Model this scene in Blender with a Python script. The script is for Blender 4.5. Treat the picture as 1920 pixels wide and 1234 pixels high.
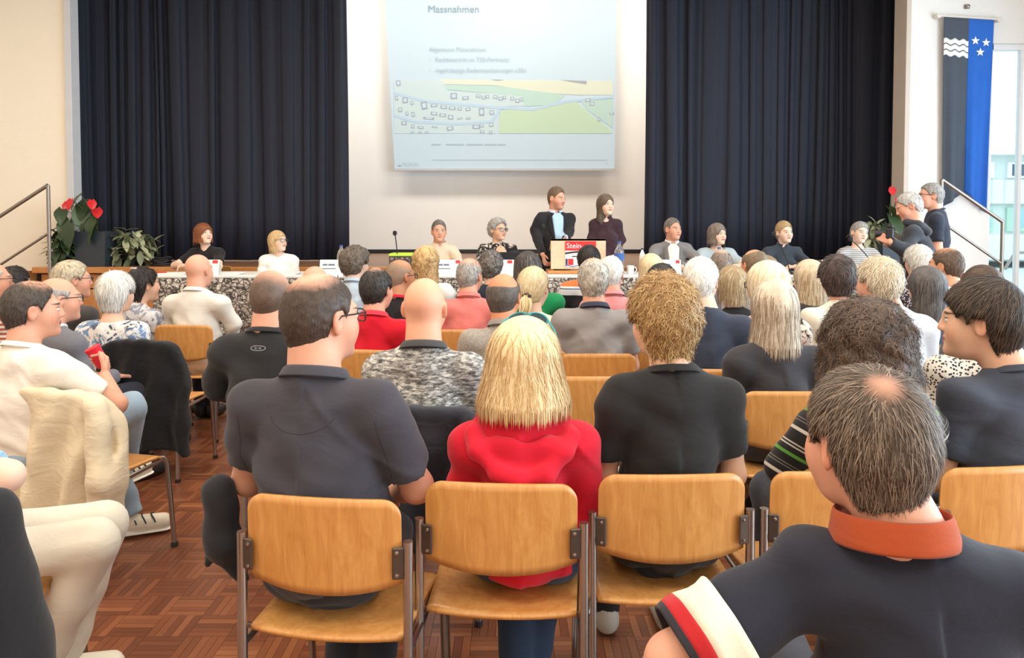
import bpy, math, random
import numpy as np
for _o in list(bpy.data.objects): bpy.data.objects.remove(_o, do_unlink=True)
SC = bpy.context.scene
COL = SC.collection
R = math.radians
# ------------------------------------------------------------------ camera
FPX = 1400.0; EYE = 1.47; HOR = 420.0; TH = 0.036
YP = HOR + FPX * math.tan(TH)
cam_d = bpy.data.cameras.new('camera'); CAM = bpy.data.objects.new('camera', cam_d); COL.objects.link(CAM)
cam_d.sensor_fit = 'HORIZONTAL'; cam_d.sensor_width = 36; cam_d.lens = FPX / 1920 * 36
cam_d.shift_y = -(617 - YP) / 1920
cam_d.clip_start = .05; cam_d.clip_end = 300
CAM.location = (0, 0, EYE); CAM.rotation_euler = (math.pi / 2 - TH, 0, 0)
SC.camera = CAM
def ray(px, py):
    xc = (px - 960) / FPX; yc = -(py - YP) / FPX
    return np.array([xc, math.cos(TH) + yc * math.sin(TH), -math.sin(TH) + yc * math.cos(TH)])
def P(px, py, d):                       # the point at depth Y = d seen at a pixel
    r = ray(px, py); t = d / r[1]
    return np.array([0, 0, EYE]) + r * t
# ------------------------------------------------------------------ world, lamps, exposure
W = bpy.data.worlds.new('world'); SC.world = W; W.use_nodes = True
bg = W.node_tree.nodes['Background']; bg.inputs[0].default_value = (.80, .92, 1, 1); bg.inputs[1].default_value = 2.2
def area(name, loc, rot, sx, sy, power, col):
    l = bpy.data.lights.new(name, 'AREA'); l.shape = 'RECTANGLE'; l.size = sx; l.size_y = sy; l.energy = power; l.color = col
    o = bpy.data.objects.new(name, l); COL.objects.link(o); o.location = loc; o.rotation_euler = rot
    return o
LAMP_XY = [(-4.4, -1.2), (-1.4, -1.2), (1.6, -1.2), (-4.4, 2.2), (-1.4, 2.2), (1.6, 2.2), (-4.4, 5.8), (-1.4, 5.8), (1.6, 5.8)]
for x, y in LAMP_XY:
    area('ceiling_lamp_light', (x, y, 4.88), (0, 0, 0), 1.5, 1.5, 54, (1, .88, .73))
for x in (-3.6, 0, 3.2):  # added lamps, out of view, to brighten the stage back wall
    area('added_stage_light', (x, 10.9, 5.9), (R(42), 0, 0), 2.2, .6, 112, (1, .91, .80))
for y in (-1.0, 2.2, 5.4):              # daylight entering by the glazed right side
    area('window_daylight', (6.75, y, 2.2), (0, R(90), 0), 3.4, 2.7, 250, (.70, .87, 1))
SC.view_settings.view_transform = 'Standard'; SC.view_settings.look = 'None'
SC.view_settings.gamma = 1; SC.view_settings.use_curve_mapping = False; SC.view_settings.exposure = 0.06
# ------------------------------------------------------------------ helpers: colour, nodes
def lin(c):
    c = [v / 255 for v in c]
    return tuple(v / 12.92 if v <= .04045 else ((v + .055) / 1.055) ** 2.4 for v in c) + (1,)
class NT:
    def __init__(s, name):
        s.m = bpy.data.materials.new(name); s.m.use_nodes = True; s.t = s.m.node_tree
        s.b = s.t.nodes['Principled BSDF']; s.out = s.t.nodes['Material Output']
    def n(s, ty, **kw):
        nd = s.t.nodes.new(ty)
        for k, v in kw.items():
            if k.startswith('i_'):
                nd.inputs[int(k[2:]) if k[2:].isdigit() else k[2:].replace('_', ' ')].default_value = v
            else: setattr(nd, k, v)
        return nd
    def l(s, a, b): s.t.links.new(a, b)
    def math(s, op, a, b=None, c=None):
        nd = s.t.nodes.new('ShaderNodeMath'); nd.operation = op
        for i, v in enumerate((a, b, c)):
            if v is None: continue
            if isinstance(v, (int, float)): nd.inputs[i].default_value = v
            else: s.l(v, nd.inputs[i])
        return nd.outputs[0]
    def mix(s, fac, a, b):
        nd = s.t.nodes.new('ShaderNodeMix'); nd.data_type = 'RGBA'
        for sock, v in ((nd.inputs[0], fac), (nd.inputs[6], a), (nd.inputs[7], b)):
            if isinstance(v, (int, float, tuple)): sock.default_value = v
            else: s.l(v, sock)
        return nd.outputs[2]
    def ramp(s, fac, stops, const=False):
        nd = s.t.nodes.new('ShaderNodeValToRGB'); cr = nd.color_ramp
        if const: cr.interpolation = 'CONSTANT'
        while len(cr.elements) < len(stops): cr.elements.new(.5)
        for e, (p, c) in zip(cr.elements, stops): e.position = p; e.color = c
        s.l(fac, nd.inputs[0]); return nd.outputs[0]
    def coord(s, scale=None, kind='Object'):
        tc = s.t.nodes.new('ShaderNodeTexCoord'); o = tc.outputs[kind]
        if scale is not None:
            mp = s.t.nodes.new('ShaderNodeMapping'); mp.inputs['Scale'].default_value = scale
            s.l(o, mp.inputs[0]); o = mp.outputs[0]
        return o
    def noise(s, vec, scale, detail=3, rough=.55, dist=0):
        nd = s.n('ShaderNodeTexNoise'); nd.inputs['Scale'].default_value = scale; nd.inputs['Detail'].default_value = detail
        nd.inputs['Roughness'].default_value = rough; nd.inputs['Distortion'].default_value = dist
        if vec is not None: s.l(vec, nd.inputs['Vector'])
        return nd.outputs['Fac']
    def bump(s, h, strength, dist=.01):
        nd = s.n('ShaderNodeBump'); nd.inputs['Strength'].default_value = strength; nd.inputs['Distance'].default_value = dist
        s.l(h, nd.inputs['Height']); s.l(nd.outputs[0], s.b.inputs['Normal'])
    def base(s, c):
        if isinstance(c, tuple): s.b.inputs['Base Color'].default_value = c
        else: s.l(c, s.b.inputs['Base Color'])
_MC = {}
def mat(name, c, rough=.6, metal=0, var=.06, nscale=8, bump=0, bscale=60, emit=0, alpha=None, trans=0):
    key = (name, tuple(c), rough)
    if key in _MC: return _MC[key]
    t = NT(name); l = lin(c)
    n = t.noise(t.coord(), nscale)
    dk = tuple(v * (1 - var) for v in l[:3]) + (1,); lt = tuple(min(1, v * (1 + var)) for v in l[:3]) + (1,)
    t.base(t.mix(n, dk, lt))
    t.b.inputs['Roughness'].default_value = rough; t.b.inputs['Metallic'].default_value = metal
    if bump: t.bump(t.noise(t.coord(), bscale), bump, .004)
    if trans: t.b.inputs['Transmission Weight'].default_value = trans
    if emit:
        t.b.inputs['Emission Color'].default_value = l; t.b.inputs['Emission Strength'].default_value = emit
    _MC[key] = t.m; return t.m
# ------------------------------------------------------------------ helpers: objects
def link(o, parent=None):
    COL.objects.link(o)
    if parent is not None: o.parent = parent
    return o
def tag(o, label=None, cat=None, group=None, kind=None):
    if label: o['label'] = label
    if cat: o['category'] = cat
    if group: o['group'] = group
    if kind: o['kind'] = kind
    return o
def empty(name, loc=(0, 0, 0), rz=0, label=None, cat=None, group=None):
    o = bpy.data.objects.new(name, None); o.empty_display_size = .1; link(o)
    o.location = tuple(float(v) for v in loc); o.rotation_euler = (0, 0, rz)
    return tag(o, label, cat, group)
def mesh_np(name, V, F, smooth=True):
    """V (n,3); F list of arrays of shape (m,3) or (m,4)"""
    me = bpy.data.meshes.new(name)
    if isinstance(F, np.ndarray): F = [F]
    F = [f for f in F if len(f)]
    me.vertices.add(len(V)); me.vertices.foreach_set('co', np.ascontiguousarray(V, dtype=np.float32).ravel())
    nl = sum(f.size for f in F); me.loops.add(nl)
    me.loops.foreach_set('vertex_index', np.concatenate([f.ravel() for f in F]).astype(np.int32))
    npol = sum(len(f) for f in F); me.polygons.add(npol)
    tot = np.concatenate([np.full(len(f), f.shape[1], np.int32) for f in F]); st = np.zeros(npol, np.int32); st[1:] = np.cumsum(tot)[:-1]
    me.polygons.foreach_set('loop_start', st)
    me.polygons.foreach_set('use_smooth', np.full(npol, bool(smooth)))
    me.update(calc_edges=True)
    return me
def obj(name, me, m=None, parent=None):
    o = bpy.data.objects.new(name, me)
    if m is not None and len(me.materials) == 0: me.materials.append(m)
    elif m is not None and me.materials[0] is not m:
        link(o, parent); o.material_slots[0].link = 'OBJECT'; o.material_slots[0].material = m; return o
    return link(o, parent)
class MB:
    """collects shapes into one mesh"""
    def __init__(s): s.v = []; s.f = []; s.n = 0
    def add(s, V, F):
        V = np.asarray(V, float); s.v.append(V)
        for f in F: s.f.append([i + s.n for i in f])
        s.n += len(V); return s
    def box(s, c, d, rz=0, bev=0):
        c = np.array(c, float); h = np.array(d, float) / 2
        if bev:
            b = min(bev, min(h) * .9); V = []; F = []
            for sx in (-1, 1):
                for sy in (-1, 1):
                    for sz in (-1, 1):
                        V += [(sx * h[0], sy * (h[1] - b), sz * (h[2] - b)), (sx * (h[0] - b), sy * h[1], sz * (h[2] - b)), (sx * (h[0] - b), sy * (h[1] - b), sz * h[2])]
            ix = lambda x, y, z, k: ((x * 2 + y) * 2 + z) * 3 + k
            for k in range(3):
                a1, a2 = [i for i in range(3) if i != k]
                for sg in (0, 1):
                    q = []
                    for u, v in ((0, 0), (1, 0), (1, 1), (0, 1)):
                        t = [0, 0, 0]; t[k] = sg; t[a1] = u; t[a2] = v; q.append(ix(*t, k))
                    F.append(q)
            for k in range(3):
                a1, a2 = [i for i in range(3) if i != k]
                for u in (0, 1):
                    for v in (0, 1):
                        t0 = [0, 0, 0]; t0[a1] = u; t0[a2] = v; t1 = list(t0); t1[k] = 1
                        F.append([ix(*t0, a1), ix(*t1, a1), ix(*t1, a2), ix(*t0, a2)])
            for x in (0, 1):
                for y in (0, 1):
                    for z in (0, 1): F.append([ix(x, y, z, 0), ix(x, y, z, 1), ix(x, y, z, 2)])
            V = np.array(V)
        else:
            V = np.array([(x, y, z) for x in (-1, 1) for y in (-1, 1) for z in (-1, 1)]) * h
            F = [(0, 1, 3, 2), (4, 6, 7, 5), (0, 4, 5, 1), (2, 3, 7, 6), (0, 2, 6, 4), (1, 5, 7, 3)]
        if rz: V = V @ np.array([[math.cos(rz), math.sin(rz), 0], [-math.sin(rz), math.cos(rz), 0], [0, 0, 1]])
        return s.add(V + c, F)
    def tube(s, pts, r, n=10, closed=False, cap=True):
        pts = np.array(pts, float); m = len(pts)
        rs = np.full(m, r) if np.isscalar(r) else np.array(r, float)
        T = np.gradient(pts, axis=0); 
        if closed: T = np.roll(pts, -1, 0) - np.roll(pts, 1, 0)
        T /= np.linalg.norm(T, axis=1)[:, None] + 1e-9
        ref = np.array([0, 0, 1.]) if abs(T[0][2]) < .9 else np.array([1., 0, 0])
        u = np.cross(T[0], ref); u /= np.linalg.norm(u); V = []
        for i in range(m):
            u = u - T[i] * (u @ T[i]); u /= np.linalg.norm(u) + 1e-9; w = np.cross(T[i], u)
            for k in range(n):
                a = 2 * math.pi * k / n; V.append(pts[i] + rs[i] * (math.cos(a) * u + math.sin(a) * w))
        F = []
        for i in range(m if closed else m - 1):
            j = (i + 1) % m
            for k in range(n): F.append((i * n + k, i * n + (k + 1) % n, j * n + (k + 1) % n, j * n + k))
        if cap and not closed: F.append(list(range(n))[::-1]); F.append([(m - 1) * n + k for k in range(n)])
        return s.add(V, F)
    def lathe(s, prof, c=(0, 0, 0), n=20, axis=2):
        V = []; m = len(prof)
        for r, z in prof:
            for k in range(n):
                a = 2 * math.pi * k / n; p = [r * math.cos(a), r * math.sin(a), z]
                if axis == 1: p = [p[0], p[2], p[1]]
                V.append(np.array(p) + c)
        F = [(i * n + k, i * n + (k + 1) % n, (i + 1) * n + (k + 1) % n, (i + 1) * n + k) for i in range(m - 1) for k in range(n)]
        if prof[0][0] > 1e-6: F.append(list(range(n))[::-1])
        if prof[-1][0] > 1e-6: F.append([(m - 1) * n + k for k in range(n)])
        return s.add(V, F)
    def prism(s, poly, y0, y1):          # polygon in x,z pushed along y
        n = len(poly); V = [(x, y0, z) for x, z in poly] + [(x, y1, z) for x, z in poly]
        F = [list(range(n)), [2 * n - 1 - i for i in range(n)]] + [(i, n + i, n + (i + 1) % n, (i + 1) % n) for i in range(n)]
        return s.add(V, F)
    def build(s, name, m, parent=None, smooth=False):
        me = bpy.data.meshes.new(name); me.from_pydata(np.concatenate(s.v).tolist(), [], s.f); me.validate()
        import bmesh
        bm = bmesh.new(); bm.from_mesh(me); bmesh.ops.recalc_face_normals(bm, faces=bm.faces); bm.to_mesh(me); bm.free()
        if smooth:
            for p in me.polygons: p.use_smooth = True
            try: me.set_sharp_from_angle(angle=R(38))
            except Exception: pass
        return obj(name, me, m, parent)
def grid_mesh(name, fn, nu, nv, m, parent=None, thick=0):
    u = np.linspace(0, 1, nu); v = np.linspace(0, 1, nv); U, V_ = np.meshgrid(u, v, indexing='ij')
    X = np.stack(fn(U, V_), -1).reshape(-1, 3)
    i = np.arange(nu - 1)[:, None] * nv + np.arange(nv - 1)[None]; i = i.ravel()
    F = np.stack([i, i + nv, i + nv + 1, i + 1], 1)
    me = mesh_np(name, X, F); o = obj(name, me, m, parent)
    if thick:
        md = o.modifiers.new('thickness', 'SOLIDIFY'); md.thickness = thick; md.offset = 0
    return o
def copy_tree(o, parent=None):
    c = o.copy(); COL.objects.link(c); c.parent = parent
    for ch in list(o.children): copy_tree(ch, c)
    return c
_txt = {}
def text(s, size, m, parent, loc, rot=(math.pi / 2, 0, 0), name='lettering', align='LEFT', ext=.0004, sx=1):
    cu = bpy.data.curves.new('t', 'FONT'); cu.body = s; cu.size = size; cu.align_x = align; cu.extrude = ext; cu.resolution_u = 3
    o = bpy.data.objects.new('t', cu); COL.objects.link(o); dg = bpy.context.evaluated_depsgraph_get()
    me = bpy.data.meshes.new_from_object(o.evaluated_get(dg)); bpy.data.objects.remove(o)
    me.materials.clear(); me.materials.append(m)
    o = bpy.data.objects.new(name, me); link(o, parent); o.location = loc; o.rotation_euler = rot; o.scale = (sx, 1, 1)
    return o
# ------------------------------------------------------------------ signed distance sculpting
def smin(a, b, k):
    if k <= 0: return np.minimum(a, b)
    h = np.clip(.5 + .5 * (b - a) / k, 0, 1); return b + (a - b) * h - k * h * (1 - h)
def smax(a, b, k): return -smin(-a, -b, k)
def d_rc(p, a, b, r1, r2):
    a = np.asarray(a, np.float32); ba = np.asarray(b, np.float32) - a; pa = p - a
    t = np.clip(pa @ ba / (ba @ ba + 1e-12), 0, 1)
    return np.linalg.norm(pa - t[:, None] * ba, axis=1) - (r1 + (r2 - r1) * t)
def d_ell(p, c, r):
    q = p - np.asarray(c, np.float32); r = np.asarray(r, np.float32)
    k0 = np.linalg.norm(q / r, axis=1); k1 = np.linalg.norm(q / (r * r), axis=1) + 1e-9
    return k0 * (k0 - 1) / k1
def rotm(yaw=0, pitch=0, roll=0):
    cz, sz, cx, sx, cy, sy = math.cos(yaw), math.sin(yaw), math.cos(pitch), math.sin(pitch), math.cos(roll), math.sin(roll)
    return np.array([[cz, -sz, 0], [sz, cz, 0], [0, 0, 1]]) @ np.array([[1, 0, 0], [0, cx, -sx], [0, sx, cx]]) @ np.array([[cy, 0, sy], [0, 1, 0], [-sy, 0, cy]])
class S:
    def __init__(s): s.ops = []; s.lo = np.full(3, 9.); s.hi = np.full(3, -9.)
    def _bb(s, c, r): s.lo = np.minimum(s.lo, np.asarray(c) - r); s.hi = np.maximum(s.hi, np.asarray(c) + r)
    def rc(s, a, b, r1, r2, k=.03, op='u', cut=None):
        def f(p):
            d = d_rc(p, a, b, r1, r2)
            if cut is not None:
                o, n = cut; d = np.maximum(d, (p - np.asarray(o, np.float32)) @ np.asarray(n, np.float32))
            return d
        s.ops.append((f, op, k))
        if op == 'u': s._bb(a, r1); s._bb(b, r2)
        return s
    def ell(s, c, r, k=.03, op='u', rot=None):
        if rot is None: f = lambda p: d_ell(p, c, r)
        else:
            Rm = np.asarray(rot, np.float32); f = lambda p: d_ell((p - np.asarray(c, np.float32)) @ Rm, (0, 0, 0), r)
        s.ops.append((f, op, k))
        if op == 'u': s._bb(c, np.max(r) if rot is not None else np.asarray(r))
        return s
    def fn(s, f, c=None, r=None, k=.03, op='u'):
        s.ops.append((f, op, k))
        if c is not None: s._bb(c, r)
        return s
    def __call__(s, p):
        d = None
        for f, op, k in s.ops:
            if op == 'd': d = d + f(p); continue
            v = f(p)
            if d is None: d = v
            elif op == 'u': d = smin(d, v, k)
            elif op == 's': d = smax(d, -v, k)
            elif op == 'i': d = smax(d, v, k)
        return d
def surf(f, lo, hi, h, B=4):
    """surface nets over a block-sparse grid -> V, quads"""
    lo = np.asarray(lo, float) - 2.5 * h; hi = np.asarray(hi, float) + 2.5 * h
    nb = np.ceil((hi - lo) / (h * B)).astype(int) + 1
    bi = np.stack(np.meshgrid(*[np.arange(n) for n in nb], indexing='ij'), -1).reshape(-1, 3)
    cen = (lo + (bi * B + (B - 1) / 2) * h).astype(np.float32)
    cv = f(cen); act = np.abs(cv) < B * h * 1.35
    V = np.repeat(np.repeat(np.repeat(np.where(cv.reshape(nb) < 0, -1, 1).astype(np.float32), B, 0), B, 1), B, 2)
    ab = bi[act]
    off = np.stack(np.meshgrid(*[np.arange(B)] * 3, indexing='ij'), -1).reshape(-1, 3)
    idx = (ab[:, None] * B + off[None]).reshape(-1, 3)
    if len(idx) == 0: return np.zeros((0, 3)), np.zeros((0, 4), int)
    V[idx[:, 0], idx[:, 1], idx[:, 2]] = f((lo + idx * h).astype(np.float32))
    neg = V < 0; cnt = np.zeros(tuple(np.array(V.shape) - 1), np.int8); n = V.shape
    C8 = [(a, b, c) for a in (0, 1) for b in (0, 1) for c in (0, 1)]
    for a, b, c in C8: cnt += neg[a:n[0] - 1 + a, b:n[1] - 1 + b, c:n[2] - 1 + c]
    ci = np.argwhere((cnt > 0) & (cnt < 8))
    cid = np.full(cnt.shape, -1, np.int64); cid[tuple(ci.T)] = np.arange(len(ci))
    vals = np.stack([V[ci[:, 0] + a, ci[:, 1] + b, ci[:, 2] + c] for a, b, c in C8], 1)
    acc = np.zeros((len(ci), 3)); num = np.zeros(len(ci)); c8 = np.array(C8, float)
    for i in range(8):
        for j in range(i + 1, 8):
            if np.abs(c8[i] - c8[j]).sum() != 1: continue
            va, vb = vals[:, i], vals[:, j]; m = (va < 0) != (vb < 0)
            t = va[m] / (va[m] - vb[m]); acc[m] += c8[i] + t[:, None] * (c8[j] - c8[i]); num[m] += 1
    X = lo + (ci + acc / num[:, None]) * h
    Q = []
    for ax in range(3):
        sl0 = [slice(None)] * 3; sl1 = [slice(None)] * 3; sl0[ax] = slice(0, -1); sl1[ax] = slice(1, None)
        e = np.argwhere(neg[tuple(sl0)] != neg[tuple(sl1)])
        a1, a2 = (ax + 1) % 3, (ax + 2) % 3
        e = e[(e[:, a1] > 0) & (e[:, a2] > 0) & (e[:, a1] < cnt.shape[a1]) & (e[:, a2] < cnt.shape[a2])]
        def g(d1, d2):
            q = e.copy(); q[:, a1] -= d1; q[:, a2] -= d2; return cid[tuple(q.T)]
        q = np.stack([g(1, 1), g(0, 1), g(0, 0), g(1, 0)], 1)
        fl = ~neg[tuple(e.T)]; q[fl] = q[fl][:, ::-1]; Q.append(q[(q >= 0).all(1)])
    return X, np.concatenate(Q)
def sculpt(name, sd, h, m, parent=None, attr=None):
    V, F = surf(sd, sd.lo, sd.hi, h); me = mesh_np(name, V, F)
    if attr is not None:
        a = me.attributes.new('hp', 'FLOAT_VECTOR', 'POINT'); a.data.foreach_set('vector', attr(V).astype(np.float32).ravel())
    return obj(name, me, m, parent)
# ================================================================== the setting
def m_wall(name, c):
    t = NT(name); n = t.noise(t.coord(), 3, 4); l = lin(c)
    t.base(t.mix(n, tuple(v * .97 for v in l[:3]) + (1,), l)); t.b.inputs['Roughness'].default_value = .85
    t.bump(t.noise(t.coord((1, 1, 14)), 9, 4), .12, .01); return t.m
M_CREAM = m_wall('wall_paint_cream', (246, 236, 218)); M_WHITE = m_wall('wall_paint_white', (240, 238, 234))
M_CEIL = m_wall('ceiling_paint', (238, 234, 226))
def m_wood(name, c1, c2, rough=.4, sc=(2, 2, 14), coat=.25, grain=5, isl=False):
    t = NT(name); v = t.coord(sc)
    n = t.noise(v, grain, 6, .6, 1.2); f = t.noise(t.coord((sc[0] * 6, sc[1] * 6, sc[2] * .4)), 9, 3)
    fac = t.math('ADD', t.math('MULTIPLY', n, .75), t.math('MULTIPLY', f, .25))
    c = t.ramp(fac, [(.3, lin(c1)), (.7, lin(c2))])
    t.base(c); t.b.inputs['Roughness'].default_value = rough; t.b.inputs['Coat Weight'].default_value = coat
    t.b.inputs['Coat Roughness'].default_value = .25; t.bump(n, .06, .004); return t.m
M_CHAIRWOOD = m_wood('beech_plywood', (196, 130, 62), (226, 168, 98), .38, (5, 5, 1.2))
M_STAGEWOOD = m_wood('stage_wood', (186, 118, 60), (214, 152, 90), .45, (1.5, 8, 8))
M_PALEWOOD = m_wood('pale_pine', (226, 192, 156), (242, 216, 184), .5, (1, 9, 9))
M_DARKWOOD = m_wood('stage_deck_wood', (120, 84, 58), (150, 108, 78), .5, (1, 9, 9))
M_CHROME = mat('brushed_steel', (176, 170, 164), .26, .95, .1, 30)
M_RAIL = mat('rail_steel', (150, 142, 134), .38, .85, .1, 20)
M_RUBBER = mat('black_rubber', (36, 34, 34), .7)
M_BLACKPL = mat('black_plastic', (34, 33, 36), .5)
M_GREYTRIM = mat('grey_trim_paint', (205, 206, 210), .6); M_BEIGETRIM = mat('beige_trim_paint', (206, 192, 178), .6)
M_WHITEPAINT = mat('white_frame_paint', (238, 240, 242), .5)
DP = 9.3; ZS = .95; ZP = .2; XL = -7.0; XR = 7.0; YB = -3.5; ZC = 5.0
def struct(name, mb, m, smooth=False): return tag(mb.build(name, m, None, smooth), kind='structure')
# --- floor: slab, mosaic parquet fingers
def m_parquet(name, src):
    t = NT(name)
    if src == 'obj': r = t.n('ShaderNodeObjectInfo').outputs['Random']
    elif src == 'isl': r = t.n('ShaderNodeNewGeometry').outputs['Random Per Island']
    else:
        br = t.n('ShaderNodeTexVoronoi'); br.feature = 'F1'; br.inputs['Scale'].default_value = 9; t.l(t.coord((1, 3, 1)), br.inputs[0]); r = br.outputs['Distance']
    gr = t.noise(t.coord((14, 60, 5)), 2.5, 5, .6, .6)
    fac = t.math('ADD', t.math('MULTIPLY', r, .72), t.math('MULTIPLY', gr, .38))
    t.base(t.ramp(fac, [(.08, lin((104, 60, 40))), (.40, lin((124, 72, 46))), (.66, lin((138, 82, 53))), (.88, lin((152, 95, 62))), (1, lin((176, 120, 82)))]))
    t.b.inputs['Roughness'].default_value = .34; t.b.inputs['Coat Weight'].default_value = .35; t.b.inputs['Coat Roughness'].default_value = .22
    t.bump(gr, .012, .001); return t.m
M_PQ_O, M_PQ_I, M_PQ_F = m_parquet('parquet_finger', 'obj'), m_parquet('parquet_field', 'isl'), m_parquet('parquet_far', 'far')
FLOOR = struct('floor', MB().box((0, (YB + DP) / 2, -.06), (XR - XL, DP - YB, .1)), M_PQ_F)
def proj(x, y, z):
    q = np.array([x, y, z - EYE]); fw = y * math.cos(TH) - q[2] * math.sin(TH); up = y * math.sin(TH) + q[2] * math.cos(TH)
    return 960 + FPX * x / fw, YP - FPX * up / fw
def floor_fingers():
    sq = .145; nf = 5; rng = np.random.default_rng(3); fine = []; rest = []
    fw = sq / nf; g = .0012
    for i in range(int(-6.4 / sq), int(6.4 / sq)):
        for j in range(int(.4 / sq), int(8.9 / sq)):
            cx, cy = (i + .5) * sq, (j + .5) * sq; hor = (i + j) % 2 == 0
            px, py = proj(cx, cy, 0); vis = 130 < px < 460 and 790 < py < 1234 and px > 150 + (py - 900) * -.25
            for k in range(nf):
                o = (k + .5) * fw - sq / 2
                rec = (cx, cy + o, 0) if hor else (cx + o, cy, 1)
                (fine if vis else rest).append((py,) + rec)
    fine.sort(key=lambda r: -r[0])
    rest += fine[300:]; fine = fine[:300]
    me = MB().box((0, 0, -.006), (sq - g, fw - g, .012)).build('plank', M_PQ_O, FLOOR)
    base = me.data
    for n, (_, x, y, v) in enumerate(fine):
        o = me if n == 0 else link(me.copy(), FLOOR)
        o.location = (x, y, .0006 * rng.random()); o.rotation_euler = (0, 0, math.pi / 2 * v)
    A = np.array([r[1:] for r in rest]); n = len(A)
    hx = np.where(A[:, 2] == 0, (sq - g) / 2, (fw - g) / 2); hy = np.where(A[:, 2] == 0, (fw - g) / 2, (sq - g) / 2); z = rng.random(n) * .0006
    V = np.zeros((n, 8, 3))
    for q, (sx, sy) in enumerate(((-1, -1), (1, -1), (1, 1), (-1, 1))):
        V[:, q] = np.stack([A[:, 0] + sx * hx, A[:, 1] + sy * hy, z], 1); V[:, q + 4] = V[:, q]; V[:, q + 4, 2] = -.012
    b = np.arange(n)[:, None] * 8
    F = np.concatenate([b + np.array([[0, 1, 2, 3]])] + [b + np.array([[q, q + 4, (q + 1) % 4 + 4, (q + 1) % 4]]) for q in range(4)])
    tag(obj('parquet_planks', mesh_np('parquet_planks', V.reshape(-1, 3), F, False), M_PQ_I, FLOOR), kind='stuff')
floor_fingers()
# --- walls, ceiling
struct('ceiling', MB().box((0, (YB + DP) / 2, ZC + .1), (XR - XL + .4, DP - YB + .4, .2)), M_CEIL)
struct('wall_left', MB().box((XL - .1, (YB + DP) / 2, ZC / 2), (.2, DP - YB, ZC)), M_CREAM)
struct('wall_rear', MB().box((0, YB - .1, ZC / 2), (XR - XL + .4, .2, ZC)), M_CREAM)
OL, OR, WX0 = -5.50, 4.90, 5.93
w = MB().box(((XL + OL) / 2, DP + .1, ZC / 2), (OL - XL, .2, ZC)); struct('wall_front_left', w, M_CREAM)
struct('wall_front_right', MB().box(((OR + WX0) / 2, DP + .1, ZC / 2), (WX0 - OR, .2, ZC)).box(((WX0 + XR) / 2, DP + .1, 4.35), (XR - WX0, .2, 1.3)), M_WHITE)
struct('trim_1', MB().box((OL + .04, DP + .04, ZC / 2), (.08, .18, ZC), 0, .004), M_GREYTRIM)
struct('trim_2', MB().box((OR - .03, DP + .1, ZC / 2), (.06, .30, ZC), 0, .004), M_BEIGETRIM)
struct('wall_stage_back', MB().box((-1.3, 13.3, 3.4), (14.2, .2, 6.8)), M_WHITE)
struct('wall_stage_left', MB().box((-8.4, 11.36, 3.4), (.2, 3.72, 6.8)), M_WHITE)
struct('wall_stage_right', MB().box((5.85, 11.36, 3.4), (.1, 3.72, 6.8)), M_WHITE)
struct('ceiling_stage', MB().box((-1.3, 11.3, 6.9), (14.4, 4.4, .2)), M_CEIL)
struct('wall_above_stage', MB().box((-1.3, DP + .1, 5.9), (14.4, .2, 1.6)), M_CREAM)
struct('baseboard_stage', MB().box((-1.2, 13.185, ZS + .035), (13.9, .03, .07)), M_BLACKPL)
# right side: sill wall, piers, head, with glazing between
wr = MB().box((XR + .1, (YB + DP) / 2, .35), (.2, DP - YB, .7)).box((XR + .1, (YB + DP) / 2, 4.35), (.2, DP - YB, 1.3))
for y in (YB + .3, .6, 3.8, 7.0, DP - .3): wr.box((XR + .1, y, 2.2), (.2, .5, 3))
struct('wall_right', wr, M_WHITE)
def m_glass():
    t = NT('window_glass'); g = t.n('ShaderNodeBsdfGlossy'); g.inputs['Roughness'].default_value = .03
    tr = t.n('ShaderNodeBsdfTransparent'); tr.inputs[0].default_value = (.93, .97, .98, 1); mx = t.n('ShaderNodeMixShader'); fr = t.n('ShaderNodeFresnel'); fr.inputs[0].default_value = 1.45
    t.l(t.math('MULTIPLY', fr.outputs[0], .6), mx.inputs[0]); t.l(tr.outputs[0], mx.inputs[1]); t.l(g.outputs[0], mx.inputs[2]); t.l(mx.outputs[0], t.out.inputs[0]); return t.m
M_GLASS = m_glass()
def window(n, c, wid, hei, axis, mull):
    e = tag(empty('window_%d' % n, c), kind='structure'); f = MB(); t = .07
    B = (lambda c, d: f.box(c, d)) if axis == 'x' else (lambda c, d: f.box((c[1], c[0], c[2]), (d[1], d[0], d[2])))
    for z in (t / 2, hei - t / 2): B((0, 0, z), (wid, .09, t))
    for x in (-wid / 2 + .025, wid / 2 - .025): B((x, 0, hei / 2), (.05, .09, hei))
    for x in mull: B((x, 0, hei / 2), (.04, .07, hei))
    f.build('window_frame', M_WHITEPAINT, e)
    g = MB(); g.box((0, 0, hei / 2), (wid - .08, .012, hei - .1) if axis == 'x' else (.012, wid - .08, hei - .1)); g.build('pane', M_GLASS, e)
window(1, ((WX0 + XR) / 2, DP + .1, 0), XR - WX0, 3.7, 'x', [-.115])
for i, (y, wd) in enumerate(((-1.0 - .1, 2.6), (2.2, 2.7), (5.4, 2.7), (8.1, 1.75))): window(i + 2, (XR + .1, y, .7), wd, 3.0, 'y', [0])
M_LAMP = mat('lamp_diffuser', (255, 248, 235), .5, emit=1.2); 
for i, (x, y) in enumerate(LAMP_XY):
    e = empty('ceiling_lamp', (x, y, 4.89), 0, 'square white ceiling light panel above the audience', 'lamp', 'ceiling light panels')
    MB().box((0, 0, .07), (1.5, 1.5, .08)).build('housing', M_WHITEPAINT, e); MB().box((0, 0, .02), (1.4, 1.4, .02)).build('diffuser', M_LAMP, e)
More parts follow.
